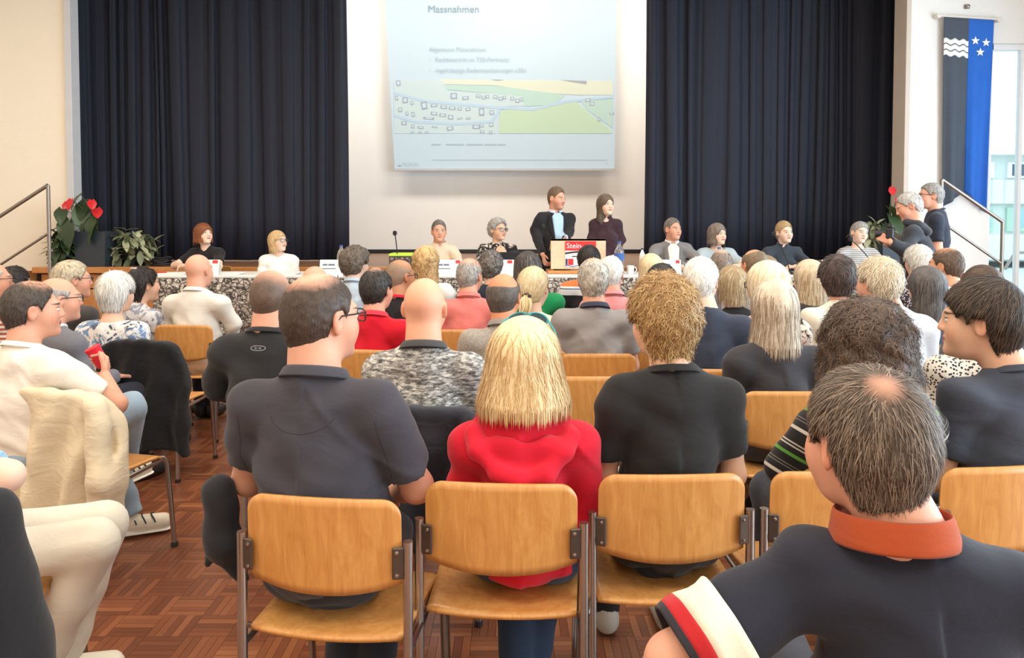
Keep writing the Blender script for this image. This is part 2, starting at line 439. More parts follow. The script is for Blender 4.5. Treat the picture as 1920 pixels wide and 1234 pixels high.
for x in (-3.6, 0, 3.2):  # unseen housings made up to go with the added stage lights
    e = empty('added_stage_lamp', (x, 10.85, 6.0), 0, 'long added flood light, out of view, brightening the stage back wall', 'lamp', 'added stage lights')
    MB().box((0, 0, .1), (2.3, .5, .1), 0, .02).build('housing', M_BLACKPL, e)
# --- stage and podium
st = empty('stage', (0, 9.0, 0), 0, 'raised wooden stage with panelled front below the dark curtains', 'stage')
MB().box((-.3, .27, ZS - .03), (10.36, .5, .06)).build('deck', M_DARKWOOD, st)
MB().box((-1.25, 2.36, ZS - .03), (14.0, 3.66, .06)).build('deck', M_DARKWOOD, st)
MB().box((-.3, -.03, ZS - .035), (10.9, .1, .075), 0, .008).build('edge_board', M_STAGEWOOD, st)
p0 = None
for i in range(9):
    for r, (z, hh) in enumerate(((.78, .17), (.34, .68))):
        x = -5.68 + 1.21 * (i + .5)
        MB().box((x, .0, z), (1.2, .03, hh), 0, .004).build('panel', M_STAGEWOOD, st)
MB().box((-.3, .035, .45), (10.9, .03, .9)).build('backing', M_RUBBER, st)
pd = empty('podium', (.1, 8.25, 0), 0, 'low wooden podium carrying the panel tables', 'podium')
MB().box((0, 0, ZP - .02), (9.0, 1.38, .04)).build('deck', M_DARKWOOD, pd)
MB().box((0, 0, (ZP - .04) / 2), (8.9, 1.3, ZP - .04)).build('frame', M_BLACKPL, pd)
def stairs(x0, sg, label):
    e = empty('stage_stairs', (x0, 8.75, 0), 0, label, 'stairs')
    for i in range(4):
        z = ZS - .19 * (i + 1); x = sg * (.14 + .28 * i)
        MB().box((x, -.0, z - .02), (.29, .9, .04), 0, .005).build('tread', M_STAGEWOOD, e)
        MB().box((x + sg * -.13, 0, z + .07), (.02, .9, .15)).build('riser', M_STAGEWOOD, e)
    MB().prism([(sg * 0, 0), (sg * 1.1, 0), (sg * 1.1, .14), (0, .72)], -.47, -.45).build('side_panel', M_STAGEWOOD, e)
stairs(-5.8, -1, 'wooden steps up to the stage at the left wall'); stairs(5.2, 1, 'wooden steps up to the stage under the hanging banner')
def rail(label, pts, mid, posts):
    e = empty('handrail', (0, 0, 0), 0, label, 'handrail')
    MB().tube(pts, .02, 10).build('top_rail', M_RAIL, e, True); MB().tube(mid, .014, 10).build('mid_rail', M_RAIL, e, True)
    for a, b in posts: MB().tube([a, b], .02, 10).build('post', M_RAIL, e, True)
yL = 8.25
a = P(90, 347, yL); b = a + np.array([-1.25, 0, -.80]); 
rail('steel handrail of the steps on the left', [a, a + (0, 0, .004), b] if False else [a, b], [P(92, 437, yL), P(92, 437, yL) + np.array([-1.25, 0, -.80])], [((a[0], yL, .76), a), ((b[0], yL, .03), b)])
a = P(1766, 337, yL); b = P(1880, 416, yL); a2 = P(1768, 418, yL); b2 = P(1880, 496, yL)
rail('steel handrail of the steps in front of the banner', [a, b], [a2, b2], [((a[0], yL, .76), a), ((b[0], yL, .03), b)])
# --- curtains
def m_curtain():
    t = NT('navy_velvet'); n = t.noise(t.coord((30, 30, 2)), 3, 3)
    t.base(t.mix(n, lin((24, 27, 40)), lin((33, 38, 57)))); t.b.inputs['Roughness'].default_value = .75
    t.b.inputs['Sheen Weight'].default_value = .10; t.b.inputs['Sheen Tint'].default_value = lin((120, 140, 190)); t.b.inputs['Sheen Roughness'].default_value = .35
    return t.m
M_CURT = m_curtain()
def curtain(x0, x1, label, seed):
    rng = np.random.default_rng(seed); L = x1 - x0; nf = int(L / .24); ph = np.cumsum(rng.uniform(.35, 1.7, nf + 2)); ph = ph / ph[-1]
    am = rng.uniform(.008, .055, nf + 2)
    def fn(u, v):
        t = np.interp(u, np.r_[0, ph], np.arange(nf + 3)); k = np.minimum(t.astype(int), nf + 1); a = am[k]
        y = a * np.cos(2 * math.pi * t) * (0.75 + .35 * (1 - v)) + .025 * np.sin(9 * u * L + v * 2)
        return x0 + L * u + .018 * np.sin(4 * math.pi * t) + .02 * np.sin(v * 3 + u * 20), 10.45 + y, ZS + .015 + v * 5.6
    o = grid_mesh('curtain', fn, nf * 16, 10, M_CURT, None, .006)
    tag(o, label, 'curtain', 'dark velvet stage curtains')
curtain(-6.4, P(651, 300, 10.45)[0], 'dark navy velvet curtain left of the projection screen', 5)
curtain(P(1209, 300, 10.45)[0], 5.72, 'dark navy velvet curtain right of the projection screen', 8)
# --- projection screen and slide
def scr():
    d = 12.95; e = empty('projection_screen', (0, 0, 0), 0, 'white projection screen showing a slide with a faint site map', 'screen')
    def flat(c, em, name):
        k = (name, c)
        if k not in _MC:
            q = NT(name); l = lin(c); n_ = q.noise(q.coord(), 4); b_ = tuple(v * .40 for v in l[:3]) + (1,)
            q.base(q.mix(n_, tuple(v * .98 for v in b_[:3]) + (1,), b_)); q.b.inputs['Roughness'].default_value = .85
            q.b.inputs['Emission Color'].default_value = l; q.b.inputs['Emission Strength'].default_value = em; _MC[k] = q.m
        return _MC[k]
    LB = flat((220, 239, 249), .38, 'projected_pale_blue')
    def poly(pts, m, name, lay=1):
        q = [P(x, y, d) for x, y in pts]; return MB().prism([(v[0], v[2]) for v in q], d - .004 * lay - .003, d - .004 * lay).build(name, m, e)
    q = [P(728, -120, d), P(1158, -120, d), P(1152, 317, d), P(740, 317, d)]
    q[0][0] -= .12; MB().prism([(v[0], v[2]) for v in q], d, d + .02).build('screen_surface', LB, e)
    qq = [P(x, y, d) for x, y in ((739, 316), (1153, 316), (1153, 320), (739, 320))]
    MB().prism([(v[0], v[2]) for v in qq], d - .02, d + .03).build('bottom_bar', mat('screen_bar', (190, 190, 196), .5), e)
    G1, G2, G3 = flat((214, 238, 206), .38, 'projected_green'), flat((206, 235, 222), .38, 'projected_mint'), flat((240, 244, 222), .38, 'projected_cream')
    RD = flat((206, 230, 248), .38, 'projected_road'); TX = flat((158, 178, 190), .36, 'projected_text'); BD = flat((182, 190, 200), .36, 'projected_outline'); TX2 = flat((190, 210, 220), .36, 'projected_faint_text')
    poly([(739, 150), (832, 150), (840, 172), (985, 178), (1000, 198), (935, 200), (930, 250), (739, 250)], flat((222, 240, 240), .38, 'projected_pale_mint'), 'map_field', 1.20)
    poly([(825, 149), (1149, 152), (1149, 178), (1080, 178), (1000, 172), (930, 160), (835, 158)], G3, 'map_field', 1.40)
    poly([(832, 160), (930, 161), (1060, 178), (1040, 195), (985, 200), (975, 180), (838, 168)], G2, 'map_field', 1.60)
    poly([(938, 207), (1000, 202), (1040, 192), (1080, 190), (1095, 205), (1140, 240), (1149, 250), (934, 250)], G1, 'map_field', 1.80)
    poly([(1090, 190), (1149, 186), (1149, 240), (1100, 205)], G2, 'map_field', 2.00)
    poly([(739, 172), (800, 188), (930, 199), (1000, 203), (1060, 188), (1149, 180), (1149, 184), (1062, 193), (1000, 208), (930, 204), (800, 193), (739, 177)], RD, 'map_road', 2.6)
    poly([(739, 214), (780, 226), (860, 230), (920, 226), (935, 204), (940, 204), (925, 230), (860, 235), (778, 231), (739, 219)], RD, 'map_road', 2.6)
    rng = random.Random(4)
    for x, y, w_, h_ in [(743, 156, 8, 10), (741, 184, 5, 8), (755, 188, 10, 10), (770, 193, 5, 7), (790, 198, 11, 14), (808, 198, 12, 5), (826, 201, 12, 6), (842, 203, 12, 6), (858, 204, 8, 6), (873, 205, 9, 6), (898, 210, 10, 14), (918, 211, 8, 8), (747, 206, 7, 8), (761, 213, 5, 7), (772, 215, 6, 9), (808, 213, 12, 6), (824, 216, 12, 6), (840, 220, 10, 8), (794, 222, 20, 4), (858, 222, 9, 3), (874, 222, 8, 4), (753, 231, 10, 7), (771, 237, 6, 7), (784, 239, 10, 5), (810, 238, 10, 3), (838, 241, 12, 7), (886, 238, 14, 7), (900, 236, 7, 5), (917, 234, 8, 7), (770, 248, 6, 3), (785, 248, 6, 3), (797, 248, 6, 4), (900, 247, 8, 5), (917, 248, 6, 5), (845, 180, 12, 11), (867, 184, 12, 6), (893, 180, 8, 6), (903, 183, 8, 6), (911, 181, 6, 6), (925, 182, 8, 6), (935, 185, 8, 6), (943, 183, 6, 6), (957, 185, 7, 6), (966, 189, 8, 7), (975, 187, 6, 6), (1097, 188, 10, 6), (1106, 195, 8, 7), (1143, 213, 8, 4), (1120, 224, 5, 7)]:
        a_ = rng.uniform(-.25, .15); ca, sa = math.cos(a_), math.sin(a_)
        def rc_(k): return [(x + w_ / 2 + k * (u * w_ / 2 * ca - v * h_ / 2 * sa), y + k * (u * w_ / 2 * sa + v * h_ / 2 * ca)) for u, v in ((-1, -1), (1, -1), (1, 1), (-1, 1))]
        poly(rc_(1), BD, 'map_building', 3); poly(rc_(.62), LB, 'map_building', 3.6)
    poly([(920, 149), (945, 150), (932, 151.5)], BD, 'map_building', 3); poly([(1050, 150), (1100, 152), (1099, 158)], BD, 'map_building', 3)
    poly([(810, 299.3), (1140, 299.3), (1140, 300.3), (810, 300.3)], flat((184, 198, 196), .5, 'projected_line'), 'slide_line', 1)
    def tx(s, x, y, hpx, wpx, m, nm='slide_text'):
        q = P(x, y, d - .02); o = text(s, hpx / 107.5 * 1.42, m, e, q, name=nm)
        bb = max(v[0] for v in o.bound_box); o.scale = ((wpx / 107.5) / bb, 1, 1)
    tx('Massnahmen', 802, 23, 13, 94, TX, 'slide_heading')
    tx('Allgemeine Massnahmen:', 804, 96, 8, 107, TX2); tx('-   Rechtsvortritt im T30-Perimeter', 804, 115, 8, 150, TX2)
    tx('-   regelmässige Bodenmarkierungen «30»', 804, 135, 8, 180, TX2)
    [poly([(x_, 270), (x_ + w_, 270), (x_ + w_, 272.4), (x_, 272.4)], TX2, 'slide_footer_word') for x_, w_ in ((809, 18), (836, 34), (875, 30), (908, 22), (932, 16))]; tx('METRON', 754, 311, 6, 30, TX2); tx('9', 1136, 309, 4, 3, TX2)
    poly([(746, 310), (752, 310), (752, 312), (746, 312)], TX, 'slide_mark', 2)
scr()
# --- banner on the right wall
def banner():
    d = DP - .07; e = empty('banner', (0, 0, 0), 0, 'long hanging banner, black with white waves and blue with white stars', 'banner')
    TL, TR, BL, BR = P(1769, 31, d), P(1863, 38, d), P(1767, 388, d), P(1848, 400, d)
    def pt(u, v):                        # u across 0..1, v down 0..1
        x = (TL[0] * (1 - u) + TR[0] * u) * (1 - v) + (BL[0] * (1 - u) + BR[0] * u) * v
        z = (TL[2] * (1 - u) + TR[2] * u) * (1 - v) + (BL[2] * (1 - u) + BR[2] * u) * v
        z = z + .22 * v ** 4 * np.minimum(u * 2, 2 - u * 2)
        y = d - .01 + v * (.03 * np.cos(u * 13 + v * 1.2) + .014 * np.sin(u * 29))
        return x, y, z
    cb, cl = cloth('banner_black', (76, 84, 96)), cloth('banner_blue', (44, 104, 196))
    grid_mesh('black_field', lambda u, v: pt(u * .5, v), 22, 40, cb, e, .004)
    grid_mesh('blue_field', lambda u, v: pt(.5 + u * .5, v), 22, 40, cl, e, .004)
    mw = mat('banner_white', (238, 238, 236), .8)
    for k in range(3):
        v0 = .115 + .031 * k
        o = grid_mesh('wave_stripe', lambda u, v: (lambda q: (q[0], q[1] - .005, q[2] + .012 * np.sin(u * 18)))(pt(u * .5, v0 + v * .026)), 40, 3, mw, e, .003)
    for cu, cv in ((.63, .115), (.85, .12), (.735, .172)):
        V = []
        for i in range(10):
            a = math.pi / 2 + i * math.pi / 5; r = .055 if i % 2 == 0 else .023
            V.append((r * math.cos(a), r * math.sin(a)))
        q = [float(t) for t in pt(np.float64(cu), np.float64(cv))]
        MB().prism([(q[0] + x, q[2] + z) for x, z in V], q[1] - .009, q[1] - .006).build('star', mw, e)
    MB().tube([TL + np.array([-.06, -.01, .01]), TR + np.array([.06, -.01, .01])], .014, 10).build('rod', mat('rod_white', (226, 220, 210), .5), e, True)
    for q in (TL + np.array([-.06, 0, .01]), TR + np.array([.06, 0, .01])):
        MB().lathe([(0, -.03), (.03, -.02), (.035, 0), (.03, .05), (0, .055)], tuple(q), 14, 1).build('rod_holder', mat('rod_white', (226, 220, 210), .5), e, True)
# --- outdoors seen through the glazing
def outdoors():
    struct('ground_outside', MB().box((20, 30, -.35), (90, 41, .1)), mat('pavement_pale', (196, 208, 206), .9))
    e = empty('building', (27, 30, 0), 0, 'pale two storey building with flat roof seen through the window', 'building')
    fw = mat('facade_pale', (206, 214, 208), .8); br = mat('facade_brick_white', (224, 228, 226), .8, bump=.3, bscale=20); gn = mat('facade_mint', (176, 204, 186), .8)
    gl = mat('dark_glass', (60, 84, 104), .15); 
    MB().box((0, 3, 2.1), (20, 6, 4.2)).build('wall', fw, e)
    MB().box((0, 2.9, 4.33), (20.6, 6.8, .26)).build('roof', mat('roof_white', (232, 232, 230), .7), e)
    MB().box((0, -.12, 2.75), (20, .2, .95)).build('parapet', br, e); MB().box((0, -.1, .55), (20, .2, 1.0)).build('parapet', br, e)
    for x in np.arange(-9.4, 9.5, .5): MB().box((x, -.24, 2.75), (.04, .04, .95)).build('panel_joint', fw, e)
    for i in range(8):
        x = -8.7 + i * 2.45
        wf = MB().box((x, -.05, 3.62), (1.9, .12, .62)).build('window', M_WHITEPAINT, e)
        for k in (-1, 1): MB().box((x + k * .44, -.1, 3.62), (.7, .06, .46)).build('pane', gl, wf)
        wf = MB().box((x, -.05, 1.65), (1.9, .12, .95)).build('window', gn, e); MB().box((x + .1, -.1, 1.7), (1.5, .06, .7)).build('pane', mat('pale_glass', (150, 190, 200), .2), wf)
    r = empty('outdoor_rail', (0, 0, 0), 0, 'thin outdoor handrail behind the window', 'handrail')
    q = [P(1884, 505, 11.5), P(1903, 474, 11.5), P(1960, 472, 11.5)]
    MB().tube(q, .025, 8).build('top_rail', M_RAIL, r, True); MB().tube([q[1], (q[1][0], q[1][1], -.3)], .02, 8).build('post', M_RAIL, r, True)
outdoors()
# ================================================================== cloth, skin and hair materials
def cloth(name, c, pat=None, c2=None, c3=None, rough=.88, var=.1, bump=.25, scale=1, coord='Object'):
    t = NT(name); co = t.coord(None, coord); l1 = lin(c); l2 = lin(c2 or c); l3 = lin(c3 or c2 or c)
    n = t.noise(co, 5 * scale, 3)
    dk = tuple(v * (1 - var) for v in l1[:3]) + (1,); lt = tuple(min(1, v * (1 + var)) for v in l1[:3]) + (1,)
    col = t.mix(n, dk, lt)
    if pat == 'mottle':
        m = t.noise(t.coord((1, 1, 3.2), coord), 34 * scale, 4, .7, .4); col = t.ramp(m, [(.36, l1), (.5, l3), (.62, l2)])
    elif pat == 'heather':
        m = t.noise(t.coord((1, 1, 1.6), coord), 90 * scale, 2, .6); col = t.ramp(m, [(.35, l1), (.65, l2)])
    elif pat == 'floral':
        m = t.noise(co, 13 * scale, 5, .65, 1.4); m2 = t.noise(co, 6 * scale, 2, .5, .5)
        f = t.ramp(m, [(.49, (0, 0, 0, 1)), (.55, (1, 1, 1, 1))]); cc = t.mix(t.ramp(m2, [(.45, (0, 0, 0, 1)), (.58, (1, 1, 1, 1))]), l2, l3); col = t.mix(f, col, cc)
    elif pat == 'leopard':
        v = t.n('ShaderNodeTexVoronoi'); v.inputs['Scale'].default_value = 60 * scale; t.l(co, v.inputs[0])
        n2 = t.noise(co, 30 * scale, 3); f = t.math('ADD', v.outputs['Distance'], t.math('MULTIPLY', n2, .5)); col = t.ramp(f, [(.60, l2), (.70, l1)])
    elif pat == 'stones':
        cs = t.coord((1, .15, 1.15), coord)
        v = t.n('ShaderNodeTexVoronoi'); v.feature = 'DISTANCE_TO_EDGE'; v.inputs['Scale'].default_value = 19 * scale
        wn = t.n('ShaderNodeTexNoise'); wn.inputs['Scale'].default_value = 9 * scale; t.l(cs, wn.inputs['Vector'])
        vm = t.n('ShaderNodeMix'); vm.data_type = 'VECTOR'; vm.inputs[0].default_value = .16; t.l(cs, vm.inputs[4]); t.l(wn.outputs['Color'], vm.inputs[5]); t.l(vm.outputs[1], v.inputs[0])
        v2 = t.n('ShaderNodeTexVoronoi'); v2.inputs['Scale'].default_value = 19 * scale; t.l(vm.outputs[1], v2.inputs[0])
        n2 = t.noise(cs, 26 * scale, 5, .7)
        tone = t.mix(t.math('MULTIPLY', n2, 1.0), t.mix(v2.outputs['Color'], l2, l1), l1)
        col = t.mix(t.ramp(v.outputs['Distance'], [(.02, (0, 0, 0, 1)), (.20, (1, 1, 1, 1))]), l3, t.mix(t.ramp(n2, [(.40, (0, 0, 0, 1)), (.62, (1, 1, 1, 1))]), l2, tone))
    elif pat == 'stripes':
        sp = t.n('ShaderNodeSeparateXYZ'); t.l(co, sp.inputs[0]); ax = t.math('ABSOLUTE', sp.outputs[0])
        wv = t.math('ADD', sp.outputs[2], t.math('MULTIPLY', t.math('MAXIMUM', t.math('SUBTRACT', ax, .15), 0), -.55))
        z = t.math('FRACT', t.math('MULTIPLY', wv, 6.2 * scale)); K = (l1, l2, l3)
        st = [(0, l1), (.10, l2), (.17, l1), (.26, K[0]), (.30, lin((120, 116, 112))), (.32, l1), (.36, lin((120, 116, 112))), (.38, l1), (.55, l3), (.62, l1), (.74, l2), (.77, l1), (.81, l2), (.84, l1)]
        col = t.ramp(z, st, True)
    elif pat == 'fine':
        sp = t.n('ShaderNodeSeparateXYZ'); t.l(co, sp.inputs[0]); z = t.math('FRACT', t.math('MULTIPLY', sp.outputs[2], 34 * scale)); col = t.ramp(z, [(0, l1), (.5, l2)], True)
    elif pat == 'bands':                 # broad colour zones of a sports jacket
        sp = t.n('ShaderNodeSeparateXYZ'); t.l(co, sp.inputs[0]); st = [(0, lin((30, 30, 34))), (.42, lin((30, 30, 34))), (.44, lin((226, 228, 232))), (.60, lin((90, 110, 140))), (.63, lin((226, 228, 232))), (.68, l1), (1, l1)]
        z = t.math('MULTIPLY', t.math('SUBTRACT', sp.outputs[2], .80), 3.6); bz = t.ramp(z, st, True)
        col = t.mix(t.math('GREATER_THAN', t.math('MULTIPLY', sp.outputs[0], 1.0), .02), bz, t.mix(t.math('GREATER_THAN', z, .68), bz, l2))
    t.base(col); t.b.inputs['Roughness'].default_value = rough; t.b.inputs['Sheen Weight'].default_value = .12; t.b.inputs['Specular IOR Level'].default_value = .25
    if bump:
        b1 = t.noise(co, 420, 2); b2 = t.noise(t.coord((1, 1, 2.2), coord), 11, 3, .5, .8)
        t.bump(t.math('ADD', t.math('MULTIPLY', b1, .12), b2), bump, .012)
    return t.m
def skin_mat(c, brow=(90, 70, 58), lips=None, beard=None):
    key = ('skin', c, brow, beard)
    if key in _MC: return _MC[key]
    t = NT('skin'); l = lin(c); at = t.n('ShaderNodeAttribute'); at.attribute_name = 'hp'
    sp = t.n('ShaderNodeSeparateXYZ'); t.l(at.outputs['Vector'], sp.inputs[0]); x, y, z = sp.outputs
    ax = t.math('ABSOLUTE', x); fr = t.math('GREATER_THAN', y, .055)
    def e(cx, cz, rx, rz, soft=.35):
        u = t.math('DIVIDE', t.math('SUBTRACT', ax, cx), rx); v = t.math('DIVIDE', t.math('SUBTRACT', z, cz), rz)
        q = t.math('ADD', t.math('MULTIPLY', u, u), t.math('MULTIPLY', v, v))
        m = t.n('ShaderNodeMapRange'); m.inputs[1].default_value = 1 + soft; m.inputs[2].default_value = 1 - soft; t.l(q, m.inputs[0])
        return t.math('MULTIPLY', m.outputs[0], fr)
    n = t.noise(at.outputs['Vector'], 40, 3); n2 = t.noise(t.coord(), 9, 2)
    col = t.mix(t.math('MULTIPLY', n2, .6), l, tuple(v * k for v, k in zip(l[:3], (.93, .84, .80))) + (1,))
    red = tuple(min(1, v * k) for v, k in zip(l[:3], (1.0, .66, .60))) + (1,)
    col = t.mix(t.math('MULTIPLY', e(.045, -.03, .03, .028, .9), .35), col, red)                    # cheeks
    er = t.n('ShaderNodeMapRange'); er.inputs[1].default_value = .074; er.inputs[2].default_value = .084; t.l(ax, er.inputs[0])
    hd = t.math('LESS_THAN', ax, .2); col = t.mix(t.math('MULTIPLY', t.math('MULTIPLY', er.outputs[0], .45), hd), col, red)   # ears
    if beard:
        bm = t.math('MULTIPLY', t.math('LESS_THAN', z, -.035), t.math('GREATER_THAN', y, .01)); col = t.mix(t.math('MULTIPLY', bm, t.math('MULTIPLY', n, .8)), col, lin(beard))
        col = t.mix(e(0, -.040, .026, .006), col, lin(beard))
    col = t.mix(e(0, -.056, .023, .0075), col, lin(lips or (178, 96, 90)))
    col = t.mix(t.math('MULTIPLY', e(.033, .027, .02, .0048), .85), col, lin(brow))
    col = t.mix(e(.031, .006, .0135, .0062), col, lin((232, 226, 220))); col = t.mix(e(.031, .006, .0058, .0062), col, lin((54, 44, 40)))
    col = t.mix(e(.031, .012, .0145, .0022), col, lin((70, 50, 44)))
    t.base(col); t.b.inputs['Roughness'].default_value = .48; t.b.inputs['Subsurface Weight'].default_value = .08; t.b.inputs['Subsurface Radius'].default_value = (.012, .005, .003)
    t.b.inputs['Specular IOR Level'].default_value = .35; t.bump(n, .06, .003)
    _MC[key] = t.m; return t.m
def hair_mat(c1, c2, skin=None, bald=None):
    """colour varies lock by lock; bald = (centre, radius, soft) of a thinning patch in head coordinates"""
    t = NT('hair'); g = t.n('ShaderNodeNewGeometry'); r = g.outputs['Random Per Island']
    at = t.n('ShaderNodeAttribute'); at.attribute_name = 'hp'; n = t.noise(at.outputs['Vector'], 26, 4, .6, .6); n2 = t.noise(at.outputs['Vector'], 170, 2)
    l1, l2 = lin(c1), lin(c2); dk = tuple(v * .72 for v in l1[:3]) + (1,)
    f = t.math('ADD', t.math('MULTIPLY', r, .50), t.math('MULTIPLY', t.math('ADD', t.math('MULTIPLY', n, .7), t.math('MULTIPLY', n2, .3)), .62)); col = t.ramp(f, [(.15, dk), (.42, l1), (.85, l2)])
    if bald:
        c, rad, soft = bald; vm = t.n('ShaderNodeVectorMath'); vm.operation = 'DISTANCE'; t.l(at.outputs['Vector'], vm.inputs[0]); vm.inputs[1].default_value = c
        q = t.math('ADD', vm.outputs['Value'], t.math('MULTIPLY', t.math('SUBTRACT', n, .5), soft * 1.2))
        m = t.n('ShaderNodeMapRange'); m.inputs[1].default_value = rad + soft; m.inputs[2].default_value = rad - soft; t.l(q, m.inputs[0]); col = t.mix(m.outputs[0], col, lin(skin))
    t.base(col); t.b.inputs['Roughness'].default_value = .5; t.b.inputs['Specular IOR Level'].default_value = .35
    t.b.inputs['Anisotropic'].default_value = .4
    _ = n2; return t.m
# ================================================================== head, hair
def head_sd(p, fem=0, fat=0):
    """signed distance of a head facing +y, height .235, origin mid-head; p in head coordinates"""
    a = p.copy(); a[:, 0] = np.abs(a[:, 0]); jw = 1 - .08 * fem + .1 * fat
    d = d_ell(a, (0, -.015, .028), (.0745, .096, .088))
    d = smin(d, d_ell(a, (0, .026, -.028), (.060 * jw, .066, .082)), .03)
    d = smin(d, d_ell(a, (0, .042, -.076), (.042 * jw, .044, .036)), .03)
    d = smin(d, d_ell(a, (.040, .050, -.028), (.024, .030, .034)), .025)
    d = smin(d, d_rc(a, (0, .082, -.094), (.008, .08, -.094), .014, .014), .02)
    d = smin(d, d_rc(a, (0, .086, .026), (.036, .074, .026), .011, .010), .018)
    d = smax(d, -d_ell(a, (.031, .104, .004), (.016, .016, .011)), .012)
    d = smin(d, d_ell(a, (.031, .079, .005), (.0125, .0125, .0115)), .003)
    d = smin(d, d_rc(a, (0, .090, .018), (0, .1025, -.022), .007, .0115), .012)
    d = smin(d, d_ell(a, (.010, .0945, -.026), (.010, .010, .008)), .008)
    d = smin(d, d_rc(a, (0, .0925, -.051), (.016, .086, -.053), .0065, .004), .006)
    d = smin(d, d_rc(a, (0, .091, -.061), (.013, .086, -.060), .0075, .004), .006)
    c, s_ = math.cos(.35), math.sin(.35); q = a - np.array([.078, -.012, -.002], np.float32)
    q = np.stack([q[:, 0] * c + q[:, 1] * s_, -q[:, 0] * s_ + q[:, 1] * c, q[:, 2]], 1)
    ear = smax(d_ell(q, (0, 0, 0), (.009, .020, .033)), -d_ell(q, (.009, .003, .002), (.007, .011, .019)), .006)
    return smin(d, ear, .007)
def grad(f, p, e=.002):
    g = np.stack([f(p + np.eye(3, dtype=np.float32)[i] * e) - f(p - np.eye(3, dtype=np.float32)[i] * e) for i in range(3)], 1)
    return g / (np.linalg.norm(g, axis=1)[:, None] + 1e-9)
HY = np.array([-.14, -.052, -.036, -.022, .010, .022, .034, .052, .068, .085, .12])
def hair_sd(o):
    """hair volume in head coordinates"""
    st = o['style']; t = o.get('t', .012); nape = o.get('nape', -.075); fringe = o.get('fringe', 0)
    HZ = np.array([nape, nape, -.052, .020, .026, .004, .028, (.054 - fringe), .076 - fringe, .090 - fringe, .11 - fringe])
    sx = o.get('sx', 1.); top = o.get('top', t); lump = o.get('lump', 0); fq = o.get('lf', 70)
    zc = o.get('zcut', -.12); fl = o.get('flare', .02); sy = o.get('sy', -.03)
    def f(p):
        d = d_ell(p, (0, -.015, .028 + (top - t) * .5), ((.0745 + t) * sx, .096 + t, .088 + (t + top) / 2))
        d = smin(d, d_rc(p, (0, -.048, -.01), (0, -.042, nape + .01), .058 + t * .7, .05 + t * .5), .03)
        if st in ('bob', 'long'):
            w = o.get('w', .086)
            sk = np.stack([p[:, 0], (p[:, 1] - sy) * o.get('ky', .9), p[:, 2]], 1)
            d = smin(d, d_rc(sk, (0, 0, .02), (0, 0, zc), w, w + fl), .03); d = smax(d, zc - p[:, 2], .02)
            d = smax(d, -d_ell(p, (0, .125, -.06 + fringe * .2), (.066, .11, .125 - fringe)), .015)
            if st == 'long': d = smax(d, p[:, 1] - np.interp(p[:, 2], [-.2, -.06, .02], [-.01, .03, .3]), .02)
        else:
            d = smax(d, (np.interp(p[:, 1], HY, HZ) - p[:, 2]) * .8, .012)
        if st == 'ring':
            c, r = o.get('bc', (0, .01, .12)), o.get('br', .085); d = smax(d, r - np.linalg.norm(p - np.array(c, np.float32), axis=1), .012)
        if lump: d = d + lump * np.sin(p[:, 0] * fq + 2 * np.sin(p[:, 2] * fq * .6)) * np.sin(p[:, 1] * fq + 1.3) * np.sin(p[:, 2] * fq + .7)
        return d
    return f, zc
def make_hair(o, T, parent, m, h, nm='hair'):
    """cap volume + locks as ribbons, joined in one mesh; T maps head coordinates to the person"""
    f, zc = hair_sd(o); st = o['style']; rng = np.random.default_rng(o.get('seed', 1))
    lo = np.array([-.16, -.19, zc - .02 if st in ('bob', 'long') else -.15]); hi = np.array([.16, .16, .19])
    V, F = surf(f, lo, hi, h)
    n = o.get('n', 500); L = o.get('L', .035); stp = o.get('steps', 6); w = o.get('wd', .0022); lift = o.get('lift', .006); curl = o.get('curl', 0); cf = o.get('cf', 1.7)
    allV = [V]; allF = [F]
    if n and len(V):
        p = V[rng.integers(0, len(V), n)].astype(np.float32)
        if st in ('bob', 'long'): p = p[p[:, 2] > zc + .03]
        n = len(p); Wp = np.array(o.get('whorl', (0, -.06, .105)), np.float32); al, be, ga = o.get('flow', (.8, .6, .45))
        noi = rng.normal(0, 1, (n, 3)).astype(np.float32); ph = rng.uniform(0, 6.28, n); ds = L / (stp - 1) * rng.uniform(.6, 1.25, n)[:, None]
        fw = np.array(o.get('comb', (0, 0, 0)), np.float32); rows = []; free = np.zeros(n, bool); lf = lift * rng.uniform(.2, 1.4, n)
        for k in range(stp):
            g = grad(f, p); e = -.002 + lf * (k / (stp - 1)); v = f(p)
            pr = ~free; p[pr] -= ((v - e)[:, None] * g)[pr]
            aw = p - Wp; aw /= np.linalg.norm(aw, axis=1)[:, None] + 1e-6
            dv = al * aw + np.array([0, 0, -be], np.float32) + ga * noi + fw
            sd_ = np.cross(g, dv)
            if curl: dv = dv + curl * sd_ * np.sin(ph + k * cf)[:, None]
            tn = dv - (dv * g).sum(1)[:, None] * g
            tn /= np.linalg.norm(tn, axis=1)[:, None] + 1e-6; tn[free] = [0, 0, -1]
            side = np.cross(g, tn); side /= np.linalg.norm(side, axis=1)[:, None] + 1e-6
            ww = w * (1 - .75 * (k / (stp - 1)) ** 2) * (0.55 if k == 0 else 1)
            rows.append((p - side * ww, p + side * ww)); p = p + tn * ds
            if st in ('bob', 'long'): free |= p[:, 2] < zc + .022
        RV = np.stack([np.stack(r, 1) for r in rows], 1)          # n, steps, 2, 3
        b = np.arange(n)[:, None] * (stp * 2)
        RF = np.concatenate([b + np.array([[2 * k, 2 * k + 1, 2 * k + 3, 2 * k + 2]]) for k in range(stp - 1)]) + len(V)
        allV.append(RV.reshape(-1, 3)); allF.append(RF)
    HV = np.concatenate(allV); me = mesh_np(nm, T(HV), allF)
    a = me.attributes.new('hp', 'FLOAT_VECTOR', 'POINT'); a.data.foreach_set('vector', HV.astype(np.float32).ravel())
    return obj(nm, me, m, parent)
